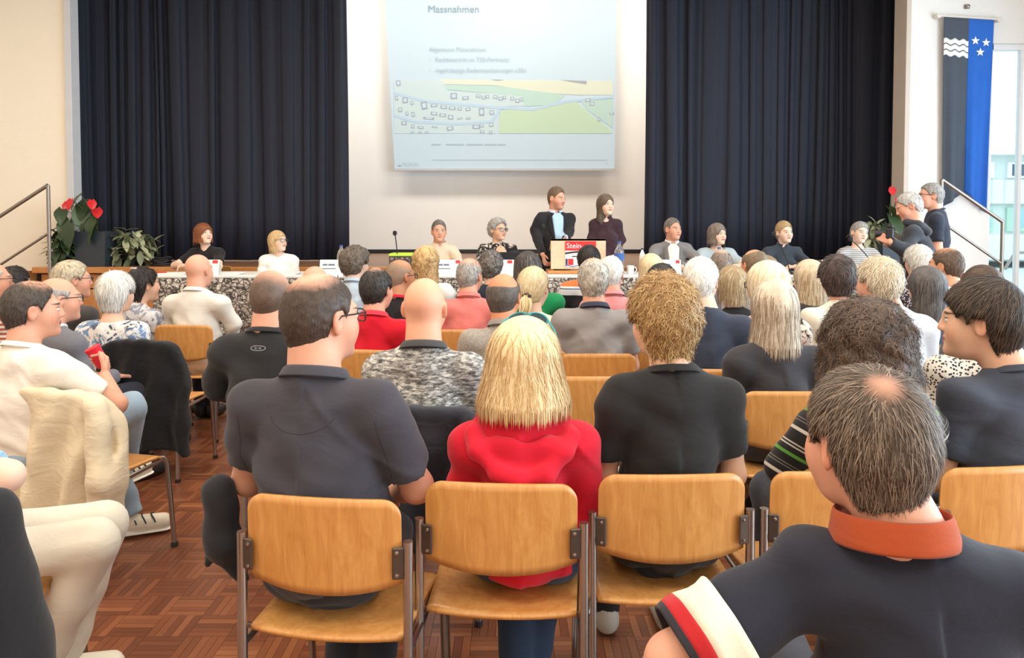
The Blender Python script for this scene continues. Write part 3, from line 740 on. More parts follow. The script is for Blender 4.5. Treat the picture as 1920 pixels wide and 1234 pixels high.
# ================================================================== hands
def hand_sd(wr, f, n, q=1., curl=(.35, .9), thumb=1, spread=1.):
    f = np.array(f, float); f /= np.linalg.norm(f); n = np.array(n, float); n -= f * (n @ f); n /= np.linalg.norm(n); t = np.cross(f, n) * thumb
    wr = np.asarray(wr, float); seg = []
    for i, (o, ln) in enumerate(((.029, .92), (.010, 1.0), (-.010, .94), (-.028, .76))):
        b = wr + q * (f * .086 + t * o); c1, c2 = curl
        m = b + q * ln * .040 * (f * math.cos(c1) + n * math.sin(c1) + t * o * 2.2 * spread); e = m + q * ln * .046 * (f * math.cos(c2 + c1) + n * math.sin(c1 + c2) + t * o)
        seg += [(wr + q * (f * .03 + t * o * .7), b, .012, .0105), (b, m, .0098, .0088), (m, e, .0088, .0072)]
    b = wr + q * (f * .026 + t * .030); m = b + q * (f * .034 + t * .026 * spread + n * .012); e = m + q * (f * .032 + t * .006 + n * .012)
    seg += [(wr + q * f * .005, b, .015, .013), (b, m, .0125, .0105), (m, e, .0105, .0085)]
    c = wr + f * .07 * q
    def fn(p):
        r = np.linalg.norm(p - c.astype(np.float32), axis=1); out = r - .11 * q; mk = r < .17 * q
        if mk.any():
            pm = p[mk]; d = None
            for a, b_, r1, r2 in seg:
                v = d_rc(pm, a, b_, r1 * q, r2 * q); d = v if d is None else smin(d, v, .005)
            out[mk] = d
        return out
    return fn, c
# ================================================================== a person
A3 = lambda *v: np.array(v, float)
_leg = {}
def legs_default(fem):
    if fem not in _leg:
        s = S(); w = .095 if not fem else .085
        s.ell((0, -.01, .515), (.160, .108, .075), 0)
        for k in (-1, 1):
            s.rc((k * .09, 0, .52), (k * (w + .02), .40, .515), .082, .066, .03); s.rc((k * (w + .02), .40, .515), (k * (w + .015), .42, .10), .066, .05, .03)
        s.fn(lambda p: .004 * np.sin(p[:, 2] * 45 + 3 * np.sin(p[:, 0] * 20)) * np.sin(p[:, 1] * 16), op='d')
        s.fn(lambda p: .075 - p[:, 2], op='i', k=.01); V, F = surf(s, s.lo, s.hi, .015); _leg[fem] = (mesh_np('trousers', V, F), w)
        sh = S(); sh.rc((0, .0, .045), (0, .15, .038), .042, .040, 0).rc((0, -.01, .07), (0, .0, .1), .04, .04, .02).fn(lambda p: -p[:, 2], op='i', k=.005)
        V, F = surf(sh, sh.lo, sh.hi, .011); _leg['shoe'] = mesh_np('shoe', V, F)
    return _leg[fem]
def limbs(root, tm, sm, fem, J=None, h=.013):
    if J is None:
        me, w = legs_default(fem); obj('trousers', me, tm, root)
        for k in (-1, 1): o = obj('shoe', _leg['shoe'], sm, root); o.location = (k * (w + .015), .41, 0)
        return
    legs_default(fem); s = S(); s.ell(J['hip'], J.get('hipr', (.172, .125, .09)), 0); fl = J.get('flare', 1)
    for k, nm in ((-1, 'L'), (1, 'R')):
        kn, an = J['kn' + nm], J['an' + nm]; ht = np.asarray(J['hip']) + A3(k * .09, .02, 0)
        s.rc(ht, kn, .085, .066, .03); ax = np.asarray(an) - kn; ax = ax / np.linalg.norm(ax); s.rc(kn, an, .066, .052 * fl, .025, cut=(np.asarray(an) + ax * .0, ax))
    s.fn(lambda p: .004 * np.sin(p[:, 2] * 45 + 3 * np.sin(p[:, 0] * 20)) * np.sin(p[:, 1] * 16 + 1), op='d')
    sculpt('trousers', s, h, tm, root)
    for k, nm in ((-1, 'L'), (1, 'R')):
        an = np.asarray(J['an' + nm]); o = obj('shoe', _leg['shoe'], sm, root); kn = np.asarray(J['kn' + nm])
        o.location = (an[0], an[1] - .01, max(0, an[2] - .09)); o.rotation_euler = J.get('foot' + nm, (0, 0, 0))
def collar(nm, c, rx, ry, hgt, flare, m, parent, rot=None, gap=.35, th=.004, fold=0, n=40, dip=0):
    """band round the neck, open at the front by `gap` radians each side; fold = turn-down length"""
    a = np.linspace(math.pi / 2 + gap, math.pi * 2.5 - gap, n); pts = []
    prof = [(0, 0), (.0, hgt)] if not fold else [(flare * .3, 0), (.0, hgt * .95), (.006, hgt), (flare, hgt - fold)]
    if not fold: prof = [(flare, 0), (flare * .4, hgt * .5), (0, hgt)]
    V = np.array([[(rx + r) * math.cos(t), (ry + r) * math.sin(t), z - dip * max(0, math.sin(t)) ** 1.0] for r, z in prof for t in a])
    if rot is not None: V = V @ np.asarray(rot).T
    V = V + np.asarray(c); F = np.array([(i * n + k, i * n + k + 1, (i + 1) * n + k + 1, (i + 1) * n + k) for i in range(len(prof) - 1) for k in range(n - 1)])
    o = obj(nm, mesh_np(nm, V, F), m, parent); md = o.modifiers.new('thickness', 'SOLIDIFY'); md.thickness = th; md.offset = 0
    md2 = o.modifiers.new('smooth', 'SUBSURF'); md2.levels = 1; md2.render_levels = 1; return o
def glasses(T, parent, m, shape='rect', wd=.0022, up=False):
    e = MB(); z0 = .005
    for k in (-1, 1):
        a = np.linspace(0, 2 * math.pi, 20, endpoint=False); pw = .55 if shape == 'rect' else 1
        x = np.sign(np.cos(a)) * np.abs(np.cos(a)) ** pw * .0245; z = np.sign(np.sin(a)) * np.abs(np.sin(a)) ** pw * .0165
        pts = np.stack([k * .033 + x, .112 - np.abs(k * .033 + x) * .25, z0 + z], 1); e.tube(T(pts), wd, 6, True)
        tm = np.array([[k * .057, .1, z0 + .009], [k * .074, .05, z0 + .010], [k * .080, .0, z0 + .010], [k * .078, -.022, z0 - .008]]); e.tube(T(tm), wd * 1.1, 6)
    e.tube(T(np.array([[-.009, .112, z0 + .003], [0, .115, z0 + .006], [.009, .112, z0 + .003]])), wd, 6)
    o = e.build('glasses', m, parent, True); L = MB()
    for k in (-1, 1):
        a = np.linspace(0, 2 * math.pi, 16, endpoint=False); pw = .55 if shape == 'rect' else 1
        x = np.sign(np.cos(a)) * np.abs(np.cos(a)) ** pw * .0235; z = np.sign(np.sin(a)) * np.abs(np.sin(a)) ** pw * .0155
        L.add(T(np.stack([k * .033 + x, .111 - np.abs(k * .033 + x) * .25, z0 + z], 1)), [list(range(16))])
    L.build('lens', M_GLASS, o); return o
SK = dict(f=(232, 188, 160), p=(240, 204, 182), t=(214, 160, 126), r=(224, 168, 142), d=(196, 140, 106))
_pn = [0]
def person(label, px=0, py=0, s=300, who=None, tyaw=0, hyaw=0, hpitch=0, hroll=0, q=1., sw=.180, bulk=1., belly=1., fem=0, fat=0, skin='f', hair=None, hc1=(90, 70, 56), hc2=(130, 104, 84), bald=None,
           shirt=(90, 90, 96), pat=None, c2=None, c3=None, pscale=1, sleeve='short', trousers=(52, 54, 64), shoes=(50, 46, 44), h=None, hs=None, stand=False, zf=0., loc=None, H=None, lean=0., J=None,
           legs=None, chair=True, coll=None, collc=None, gl=None, glc=(40, 36, 36), hands=True, curlL=(.35, .9), curlR=(.35, .9), fold=1., neck=0, beard=None, hbrow=None, smat=None, scoop=0, nx=0, name='person', group=None, cdy=0, cyaw=None, extra=None, shz=0., hx=0., hyo=0., cpx=None, slc=.72):
    sw *= .88
    _pn[0] += 1; sd0 = _pn[0]; rng = np.random.default_rng(sd0 * 7 + 1)
    hy = math.radians(hyaw - tyaw); Rh = rotm(hy, math.radians(-hpitch), math.radians(hroll))
    if loc is None:
        w = P(px, py, FPX / s); H = w[2] - zf; wx = w[:2]
    else: wx = np.array(loc, float)
    h = h or float(np.clip(3.3 / s, .0046, .0082)); hs = hs or float(np.clip(4.6 / s, .0078, .013))
    # joints, person frame: +y forward, z up from the floor
    hipz = .53 if not stand else .93 * (H / 1.75)
    nb = A3(0, lean - .025, H - .252 * q); hc = nb + A3(hx, .045 + hyo, .136 * q); off = A3(hc[0], hc[1], 0)
    tr = R(tyaw); base = wx - np.array([math.cos(tr) * off[0] - math.sin(tr) * off[1], math.sin(tr) * off[0] + math.cos(tr) * off[1]])
    if loc is not None: base = wx
    root = empty(name, (base[0], base[1], zf), tr, label, 'person', group)
    jn = {}
    for k, nm in ((-1, 'L'), (1, 'R')):
        sh = A3(k * sw, nb[1] - .005, nb[2] - .088 + shz); jn['sh' + nm] = sh
        if not stand: jn['el' + nm] = sh + A3(k * .044, .045, -.245 * q); jn['wr' + nm] = A3(k * .11, .26, .635); jn['hf' + nm] = A3(-k * .25, 1, -.22)
        else: jn['el' + nm] = sh + A3(k * .055, -.02, -.285 * q); jn['wr' + nm] = sh + A3(k * .06, .06, -.53 * q); jn['hf' + nm] = A3(0, .1, -1)
        jn['hn' + nm] = A3(0, 0, -1) if not stand else A3(-k, 0, 0)
    for kk, vv in (J or {}).items():
        if isinstance(vv, tuple) and vv[0] == 'w':
            ww = P(*vv[1:]); dx, dy = ww[0] - base[0], ww[1] - base[1]; vv = A3(math.cos(tr) * dx + math.sin(tr) * dy, -math.sin(tr) * dx + math.cos(tr) * dy, ww[2] - zf)
        jn[kk] = vv
    sk = SK[skin] if isinstance(skin, str) else skin
    brow = hbrow or tuple(int(v * .8) for v in hc1); sm = skin_mat(sk, brow, beard=beard)
    T = lambda V: hc + q * (np.asarray(V) @ Rh.T)
    Rh32 = Rh.astype(np.float32)
    def headf(p):
        r = np.linalg.norm(p - hc.astype(np.float32), axis=1); out = r - .15 * q; mk = r < .19 * q
        if mk.any(): out[mk] = head_sd(((p[mk] - hc.astype(np.float32)) @ Rh32) / q, fem, fat) * q
        return out
    b = S(); b.fn(headf, hc, .14 * q, 0)
    nr = (.058 if not fem else .048) * q + neck
    b.rc(T([[0, -.030, -.045]])[0], nb + A3(0, -.012, -.03), nr, nr * 1.12, .025)
    b.ell(nb + A3(0, -.01, -.07), (.085 * q, .05, .04), .05)
    b.rc(nb + A3(0, 0, -.05), A3(0, nb[1], hipz + .08), .06, .07, .03)
    for nm in 'LR':
        k = -1 if nm == 'L' else 1
        b.rc(nb + A3(0, 0, -.06), jn['sh' + nm], .045, .040, .03); b.rc(jn['sh' + nm], jn['el' + nm], .045 * bulk, .038 * bulk, .02)
        b.rc(jn['el' + nm], jn['wr' + nm], .039 * bulk, .026, .02)
        if hands:
            fn, c = hand_sd(jn['wr' + nm], jn['hf' + nm], jn['hn' + nm], q * .98, curlL if nm == 'L' else curlR, 1 if nm == 'R' else -1); b.fn(fn, c, .12, .012)
    body = sculpt('body', b, h, sm, root, lambda V: np.where((np.linalg.norm(V - hc, axis=1) < .2)[:, None], ((V - hc) @ Rh) / q, 9.))
    # shirt
    g = S(); tz = nb[2]; hb = hipz + .01; ry = .118 * (1 + (bulk - 1) * .6)
    rib = A3(0, nb[1] - .008, tz - .25); g.ell(rib, (sw * .86 * (1 + (bulk - 1) * .5) if not fem else sw * .84, ry * .98, .235), 0)
    g.ell(A3(0, .004, (hb + rib[2]) / 2 - .02), ((.150 if not fem else .135) * belly * (1 + (bulk - 1) * .5), .122 * belly, (rib[2] - hb) * .62 + .1), .06)
    g.ell(A3(0, -.018 if not stand else 0, hb + .015), (.172 * (1 + (bulk - 1) * .4), .126, .10), .05)
    g.rc(A3(-sw + .035, nb[1] - .015, tz - .098 + shz), A3(sw - .035, nb[1] - .015, tz - .098 + shz), .060, .060, .05)
    if fem: g.ell(A3(-.07, nb[1] + .075, tz - .24), (.062, .062, .062), .04).ell(A3(.07, nb[1] + .075, tz - .24), (.062, .062, .062), .04)
    g.ell(nb + A3(0, -.012, -.06), (.10 * q, .066, .055), .05)
    if not scoop: g.rc(nb + A3(0, -.012, -.032), nb + A3(0, -.012, -.09), nr * 1.18, .08, .03)
    for nm in 'LR':
        sh, el, wr = jn['sh' + nm], jn['el' + nm], jn['wr' + nm]; ax = (el - sh) / np.linalg.norm(el - sh); ra = .058 * (1 + (bulk - 1) * .8) * (.92 if fem else 1)
        g.rc(nb + A3(0, -.014, -.045), sh, .050, .058, .04)
        if sleeve == 'short': g.rc(sh, el, ra + .004, ra, .035, cut=(sh + (el - sh) * slc, ax))
        elif sleeve == 'none': pass
        else:
            g.rc(sh, el, ra, ra * .86, .035); ax2 = (wr - el) / np.linalg.norm(wr - el); tt = .97 if sleeve == 'long' else .45
            g.rc(el, wr, ra * .86, .040 if sleeve == 'long' else .048, .025, cut=(el + (wr - el) * tt, ax2))
    if scoop: g.ell(nb + A3(0, .01, .03), (.105, .11, .05 + scoop), .012, 's')
    p1, p2, p3 = rng.uniform(0, 6.28, 3); zt = tz - .1; fo = fold
    def dsp(p):
        wz = np.clip((zt - p[:, 2]) / .35, .25, 1.2)
        return fo * 1.35 * (.0042 * wz * np.sin(p[:, 2] * 44 + 3.2 * np.sin(p[:, 0] * 9 + p1) + 2.4 * np.sin(p[:, 1] * 12 + p2)) + .0036 * np.sin(p[:, 0] * 24 - p[:, 2] * 17 * np.sign(p[:, 0]) + 2.5 * np.sin(p[:, 2] * 13 + p3))
                     + .0018 * np.sin(p[:, 2] * 95 + 4 * np.sin(p[:, 0] * 15 + p2)) * wz
                     - .0045 * (1 - np.abs(np.sin(p[:, 2] * 13 + p1 + 2.2 * np.sin(p[:, 0] * 6 + p2) + 4 * np.abs(p[:, 0])))) ** 5 * np.clip(np.sin(p[:, 0] * 8 + p[:, 2] * 5 + p3) + .2, 0, 1)
                     - .0040 * (1 - np.abs(np.sin(p[:, 0] * 10 + p3 - 5 * p[:, 2] * np.sign(p[:, 0]) + 1.2 * np.sin(p[:, 2] * 9 + p1)))) ** 5 * np.clip(np.sin(p[:, 2] * 11 + p2) + .1, 0, 1))
    g.fn(dsp, op='d')
    if extra and 'sdf' in extra: extra['sdf'](g, jn, nb)
    cm = smat or cloth('clothing', shirt, pat, c2, c3, scale=pscale)
    top = sculpt('shirt', g, hs, cm, root)
    lm = legs or None
    if stand and lm is None:
        lm = dict(hip=(0, 0, hipz - .03), hipr=(.165, .12, .13), knL=A3(-.10, .02, .50), knR=A3(.10, .02, .50), anL=A3(-.11, -.01, .08), anR=A3(.11, -.01, .08))
    limbs(root, cloth('trousers_cloth', trousers), mat('shoe_leather', shoes, .6), 1 if fem else 0, lm)
    # hair
    if hair:
        ho = dict(hair); ho.setdefault('seed', sd0); ho.setdefault('n', int(np.clip(s * 4.5, 900, 3000))); ho.setdefault('wd', .62 / s + .0003); bd = None
        if bald: bd = bald
        hm = hair_mat(hc1, hc2, sk, bd); make_hair(ho, T, root, hm, ho.get('h', h * .9 / q))
    if gl: glasses(T, root, mat('glasses_frame', glc, .35), gl)
    cc = cloth('collar_cloth', collc or shirt, bump=.1)
    if coll == 'crew': collar('neckband', nb + A3(0, -.012, -.012), nr * 1.22, nr * 1.22, .022, .012, cc, top, rotm(0, -.30), 0.0001, .006, dip=.0)
    if coll == 'polo': collar('collar', nb + A3(0, -.012, -.016), nr * 1.14, nr * 1.14, .036, .020, cc, top, rotm(0, -.28), .35, .004, .032)
    if coll == 'shirt': collar('collar', nb + A3(0, -.012, -.014), nr * 1.14, nr * 1.14, .042, .016, cc, top, rotm(0, -.30), .30, .0035, .034)
    info = dict(root=root, T=T, hc=hc, nb=nb, jn=jn, sd=g, top=top, H=H, Rh=Rh, q=q, base=base, tr=tr, nr=nr, body=body, skin=sm)
    if chair and not stand:
        if cpx is not None:
            cyaw = tyaw if cyaw is None else cyaw; w = P(cpx[0], HOR, FPX / cpx[1]); ca = R(cyaw)
            info['chair'] = add_chair((w[0] - math.sin(ca) * .22, w[1] + math.cos(ca) * .22), ca, who or label, 0)
        elif cyaw is not None:
            info['chair'] = add_chair(base, R(cyaw), who or label, cdy)
        else: info['chair'] = add_chair(base, tr, who or label, cdy, zf)
    return info
def back_y(sd, x, z, y0=-.4):
    """where a ray from behind meets a garment"""
    y = np.full(np.shape(x), y0, float); x = np.asarray(x, float); z = np.asarray(z, float)
    for _ in range(60):
        v = sd(np.stack([x, y, z], -1).reshape(-1, 3).astype(np.float32)).reshape(y.shape); y = np.minimum(y + np.maximum(v, 0) * .8, .1)
    return y
# ================================================================== chairs
def chair_proto():
    r = empty('chair', (0, 0, 0), 0, 'c', 'chair', 'beech stacking chairs')
    def back(u, v):                       # u across, v up
        x = (u - .5) * .40; k = (2 * u - 1); zb = .548 + .030 * np.abs(k) ** 2.2; zt = .795 - .006 * np.abs(k) ** 2
        cr = .045; ex = np.maximum(np.abs(x) - (.2 - cr), 0); zt = zt - (cr - np.sqrt(np.maximum(cr * cr - ex * ex, 0)))
        z = zb + (zt - zb) * v; return x, -.228 + .030 * k ** 2 - .045 * (z - .66), z
    grid_mesh('backrest', lambda u, v: back(.5 - .5 * np.cos(math.pi * u), v), 41, 12, M_CHAIRWOOD, r, .011)
    def seat(u, v):
        k = 2 * u - 1; wd = .20 + .012 * v; yr = -.20 - .028 * (1 - k ** 2); yf = .20 - .012 * k ** 4; y = yr + (yf - yr) * v
        z = .438 - .012 * (1 - k ** 2) * np.sin(np.clip(v, 0, 1) * 3.1) - .030 * np.clip((v - .82) / .18, 0, 1) ** 2
        return k * wd, y, z
    grid_mesh('seat', seat, 21, 15, M_CHAIRWOOD, r, .012)
    for k in (-1, 1):
        MB().tube([(k * .218, -.214, .012), (k * .218, -.206, .60), (k * .218, -.206, .688)], .0125, 12).build('leg', M_CHROME, r, True)
        MB().tube([(k * .212, .225, .012), (k * .212, .185, .40), (k * .206, .165, .424), (k * .19, .14, .428)], .0115, 10).build('leg', M_CHROME, r, True)
        MB().tube([(k * .214, -.205, .40), (k * .205, .175, .418)], .009, 8).build('side_rail', M_CHROME, r, True)
        b = MB().box((k * .196, -.217, .636), (.030, .008, .080), k * .28, .003).build('bracket', mat('bracket_steel', (92, 80, 72), .4, .6), r)
        for z in (.608, .664): MB().lathe([(.0058, -.004), (.005, -.0075), (0, -.0085)], (k * .194, -.217, z), 8, 1).build('rivet', M_CHROME, b, True)
        MB().tube([(k * .217, -.212, .455), (k * .205, -.18, .428), (k * .185, -.16, .424)], .0075, 8).build('hook', M_CHROME, r, True)
    for k in (-1, 1):
        for y in (-.214, .225): MB().lathe([(.014, 0), (.016, .002), (.0145, .02)], (k * (.218 if y < 0 else .212), y, 0), 10).build('foot_cap', M_RUBBER, r, True)
    return r
CHAIR0 = chair_proto(); CHAIRS = []
def add_chair(base, tr, who, dy=0, z=0):
    c = CHAIR0 if not CHAIRS else copy_tree(CHAIR0); CHAIRS.append(c)
    c.location = (base[0] - math.sin(tr) * dy, base[1] + math.cos(tr) * dy, z); c.rotation_euler = (0, 0, tr)
    c['label'] = 'beech plywood chair with steel legs ' + (who if who.startswith(('standing', 'with')) else 'under ' + who)
    return c
# ================================================================== the audience
banner()
def sh(**k): return dict(dict(style='short', t=.009, L=.030, lift=.006, lump=.0018, lf=120, flow=(.8, .7, .35)), **k)
def fluffy(**k): return dict(dict(style='short', t=.020, L=.055, lift=.010, flow=(.9, .7, .5)), **k)
def curly(**k): return dict(dict(style='short', t=.030, L=.05, lump=.006, lf=60, lift=.010, curl=1.5, flow=(.4, .5, .9)), **k)
def ring(**k): return dict(dict(style='ring', t=.007, L=.022, lift=.003, flow=(.5, .9, .3)), **k)
def bob(**k): return dict(dict(style='bob', t=.018, zcut=-.115, L=.11, steps=8, lift=.006, flow=(.5, 1, .14)), **k)
def lng(**k): return dict(dict(style='long', t=.016, zcut=-.30, L=.16, steps=8, lift=.006, flow=(.5, 1, .12), sy=-.055, ky=1.25, flare=.012), **k)
def buzz(**k): return dict(dict(style='short', t=.0035, L=.010, lift=.002, flow=(.5, .6, .5)), **k)
GREY = dict(hc1=(138, 132, 126), hc2=(196, 192, 186)); WHITE = dict(hc1=(206, 202, 194), hc2=(246, 244, 238)); BRN = dict(hc1=(72, 56, 46), hc2=(118, 96, 80)); BLK = dict(hc1=(34, 30, 30), hc2=(66, 60, 58))
BLOND = dict(hc1=(196, 158, 104), hc2=(240, 218, 172)); SALT = dict(hc1=(92, 84, 78), hc2=(160, 152, 146)); PLAT = dict(hc1=(226, 204, 160), hc2=(250, 240, 214)); DGREY = dict(hc1=(66, 60, 58), hc2=(124, 118, 116))
# --- the row of chairs nearest the camera
a1 = person('broad man in a charcoal polo shirt with glasses, thinning brown hair', 604, 517, 690, 'the broad man in charcoal polo', tyaw=-8, hyaw=-38, sw=.198, bulk=1.16, belly=1.16, q=1.03, hx=-.0, fat=.4, lean=-.03,
   hair=sh(t=.0075, L=.022, n=3000, lift=.003, wd=.0010), hc1=(64, 52, 45), hc2=(104, 88, 76), bald=((-.005, -.035, .118), .058, .020), shirt=(66, 64, 72), coll='polo', gl='rect', skin='r', cpx=(597, 765), trousers=(40, 42, 50), neck=.006,
   J=dict(elL=A3(-.245, .04, .74), elR=A3(.245, .05, .74)), legs=dict(hip=(0, -.02, .515), hipr=(.165, .11, .078), knL=A3(-.06, .36, .50), knR=A3(.08, .34, .48), anL=A3(.02, .05, .10), anR=A3(.12, .02, .10)))
a2 = person('woman in a red hoodie with a blond bob and sunglasses on her head', 984, 607, 654, 'the woman in red hoodie', tyaw=-4, hyaw=-8, fem=1, sw=.165, bulk=1.12, cpx=(938, 725), q=.98, skin='p', sleeve='long',
   hair=bob(t=.024, zcut=-.115, w=.106, flare=.036, n=3600, wd=.0014, L=.15, steps=9, ky=.95, curl=.28, cf=.8), hc1=(198, 158, 104), hc2=(246, 224, 180), shirt=(206, 26, 50), trousers=(44, 58, 80), shoes=(226, 222, 212), lean=-.03,
   legs=dict(hip=(0, -.02, .515), hipr=(.155, .105, .075), knL=A3(-.06, .36, .50), knR=A3(.10, .36, .50), anL=A3(-.03, .08, .10), anR=A3(.02, .16, .10)))
a3 = person('teenage boy in a black t-shirt with thick curly blond hair', 1241, 533, 633, 'the curly blond boy in black', tyaw=2, hyaw=20, sw=.172, cpx=(1266, 700), q=.97, coll='crew', skin='f', hx=-.02, lean=-.03,
   hair=dict(style='short', t=.029, top=.040, nape=-.105, L=.045, lump=.004, lf=85, lift=.012, curl=1.1, cf=2.0, flow=(.7, .6, .5), n=3600, wd=.0016, fringe=.02), hc1=(150, 114, 72), hc2=(216, 182, 126), shirt=(40, 40, 42), trousers=(44, 44, 46), shoes=(196, 190, 180))
a4 = person('woman in a black striped top with tousled dark brown hair', 1620, 582, 625, 'the woman in striped top', tyaw=4, hyaw=5, fem=1, sw=.175, bulk=1.15, cpx=(1590, 690), belly=1.1, skin='t',
   hair=dict(style='bob', t=.044, sx=1.06, zcut=-.095, w=.118, flare=.03, lump=.007, lf=55, L=.08, steps=8, lift=.014, curl=1.3, cf=1.4, flow=(.6, .7, .6), n=3200, wd=.0015), hc1=(58, 46, 40), hc2=(122, 100, 84), pat='stripes', shirt=(34, 33, 35), c2=(206, 200, 190), c3=(96, 170, 70), sleeve='half', J=dict(elL=A3(-.225, .03, .73), elR=A3(.23, .03, .73)), hx=.0, lean=-.03)
a5 = person('teenage boy in a slate blue t-shirt seen in profile, brown hair', 1838, 534, 615, 'the boy in slate t-shirt', tyaw=8, hyaw=52, sw=.185, cpx=(1905, 676), coll='crew', skin='f', hx=-.07, bulk=1.06, lean=-.02,
   hair=dict(style='short', t=.021, top=.030, L=.060, lift=.008, flow=(1.0, .75, .22), n=3400, wd=.0013, fringe=.03, nape=-.085, whorl=(0, -.085, .09)), hc1=(54, 45, 40), hc2=(104, 86, 72), shirt=(66, 72, 86))
n1 = person('man in a navy shirt with an orange collar, nearest the camera', 1622, 700, 1110, 'the nearest man in navy shirt', tyaw=-6, hyaw=14, sw=.195, bulk=1.1, q=1.04, skin='r', hx=-.065, h=.0042, hs=.0068,
   hair=dict(style='short', t=.015, L=.045, lift=.007, flow=(1.0, .7, .3), n=6500, wd=.0008, nape=-.082, whorl=(-.022, -.066, .104)), hc1=(84, 70, 60), hc2=(160, 142, 126), bald=((-.022, -.066, .104), .014, .020), shirt=(40, 42, 54), fold=1.3,
   J=dict(shL=('w', 1525, 1070, 1.25), elL=('w', 1262, 1240, 1.20), wrL=('w', 1180, 1330, 1.42), hfL=A3(0, 1, -.3)))
# --- the people left of the aisle
l1 = person('man in a white t-shirt holding a red cup, dark greying hair', 62, 531, 450, 'the man in white t-shirt', cpx=(88, 470), tyaw=-14, hyaw=-52, sw=.185, bulk=1.08, skin='r', hair=sh(t=.010, n=2200, wd=.0012, L=.028), hc1=(60, 52, 47), hc2=(94, 86, 80), bald=((0, .01, .125), .045, .03), shirt=(240, 232, 220), coll='crew', trousers=(150, 172, 190), shoes=(226, 216, 196), h=.0055,
   J=dict(elR=('w', 218, 758, 3.12), wrR=('w', 196, 706, 3.32), hfR=A3(-.35, .55, .5), hnR=A3(-.8, -.2, .2)), curlR=(.7, 1.2),
   legs=dict(hip=(0, -.02, .515), knL=A3(-.02, .38, .52), knR=A3(.17, .36, .63), anL=A3(.10, .42, .10), anR=A3(.0, .50, .30), flare=1.2, footL=(0, 0, -.9)))
l2 = person('man in a light blue shirt and beige trousers at the lower left edge', loc=(-1.70, 2.12), H=1.28, lean=-.06, s=700, who='the man in beige trousers', tyaw=-72, hyaw=-66, cyaw=-72, cdy=.14, skin='p', hair=sh(), **GREY, shirt=(150, 196, 236), trousers=(214, 206, 190), shoes=(236, 228, 212), sleeve='short', slc=.92,
   J=dict(elR=('w', 14, 893, 1.93), wrR=A3(.02, .12, .76), wrL=A3(-.04, .12, .78), hfR=A3(-1, .3, 0), hfL=A3(1, .3, 0)), legs=dict(hip=(0, -.02, .515), hipr=(.18, .15, .09), knL=A3(-.10, .45, .51), knR=A3(.10, .46, .53), anL=A3(-.11, .32, .10), anR=A3(.0, .27, .10), flare=1.15))
l3 = person('bald man with grey sides and glasses in a grey suit jacket', 110, 521, 360, 'the man in grey suit jacket', tyaw=-20, hyaw=-48, hair=ring(br=.095), **GREY, shirt=(112, 112, 120), sleeve='long', gl='rect', skin='r', coll='shirt', collc=(206, 208, 214))
l4 = person('man with glasses and ash blond hair in a dark sweater', 136, 491, 300, 'the man in dark sweater', tyaw=-15, hyaw=-45, hair=sh(t=.014), hc1=(150, 138, 118), hc2=(212, 198, 170), shirt=(74, 72, 72), sleeve='long', gl='rect', skin='r')
l5 = person('woman with short white hair in a floral blouse', 219, 514, 316, 'the white haired woman in floral blouse', cpx=(256, 332), tyaw=-6, hyaw=-10, fem=1, bulk=1.1, sw=.175, hair=fluffy(t=.024, nape=-.10, L=.06, flow=(.7, 1, .25)), **WHITE, pat='floral', shirt=(236, 230, 224), c2=(70, 72, 86), c3=(120, 150, 190), sleeve='half', scoop=.03, skin='f', pscale=1.2)
l6 = person('woman with dark hair tied up in a pale patterned top', 270, 505, 264, 'the dark haired woman with hair clip', tyaw=-25, hyaw=-40, fem=1, hair=fluffy(t=.02, nape=-.11), **BLK, pat='floral', shirt=(222, 222, 226), c2=(120, 124, 138), c3=(150, 158, 176), sleeve='half')
l7 = person('bald man in a cream long sleeved shirt sitting beside the aisle', 373, 477, 268, 'the bald man in cream shirt', tyaw=-4, hyaw=-18, bulk=1.1, sw=.19, hair=None, skin='r', shirt=(228, 222, 212), sleeve='long', coll='polo', trousers=(46, 44, 46), J=dict(elL=A3(-.22, .03, .77), elR=A3(.22, .05, .77)))
person('man in a striped shirt at the left edge of the picture', -14, 492, 300, 'the man at the left edge', tyaw=-20, hyaw=-50, hair=ring(), **GREY, pat='fine', shirt=(176, 96, 70), c2=(230, 224, 216), skin='r', gl='rect')
person('woman with dark hair in a bun near the left edge', 28, 503, 255, 'the woman with dark bun', tyaw=-15, hyaw=-20, fem=1, hair=fluffy(nape=-.11), **BLK, shirt=(60, 54, 54), sleeve='long')
# --- row behind, left and centre
m1 = person('man with shaved hair in a black sports shirt with an oval emblem', 509, 508, 440, 'the shaved man in black sports shirt', cpx=(548, 465), tyaw=-4, hyaw=-8, bulk=1.2, sw=.205, J=dict(elL=A3(-.25, .03, .78), elR=A3(.25, .03, .78)), hair=buzz(n=1600, wd=.0011), hc1=(92, 74, 64), hc2=(138, 116, 100), bald=((0, .015, .10), .080, .04), shirt=(44, 44, 46), coll='crew', skin='r', sleeve='long', neck=.004)
m7 = person('bald man in a mottled grey sweater', 797, 521, 480, 'the bald man in mottled sweater', tyaw=0, hyaw=-6, bulk=1.14, sw=.190, hair=None, skin=(236, 176, 146), pat='mottle', shirt=(70, 70, 72), c2=(214, 212, 206), c3=(146, 144, 140), sleeve='long', coll='polo', q=1.04, neck=.006, fat=.4)
m24 = person('woman with a straight grey blond bob in a dark t-shirt', 1450, 528, 432, 'the woman with grey blond bob', fem=1, sw=.178, bulk=1.12, hair=bob(t=.018, zcut=-.17, w=.088, flare=.022, n=1900, wd=.0018, L=.16), hc1=(150, 128, 106), hc2=(226, 212, 192), shirt=(58, 57, 62), scoop=.02, skin='f')
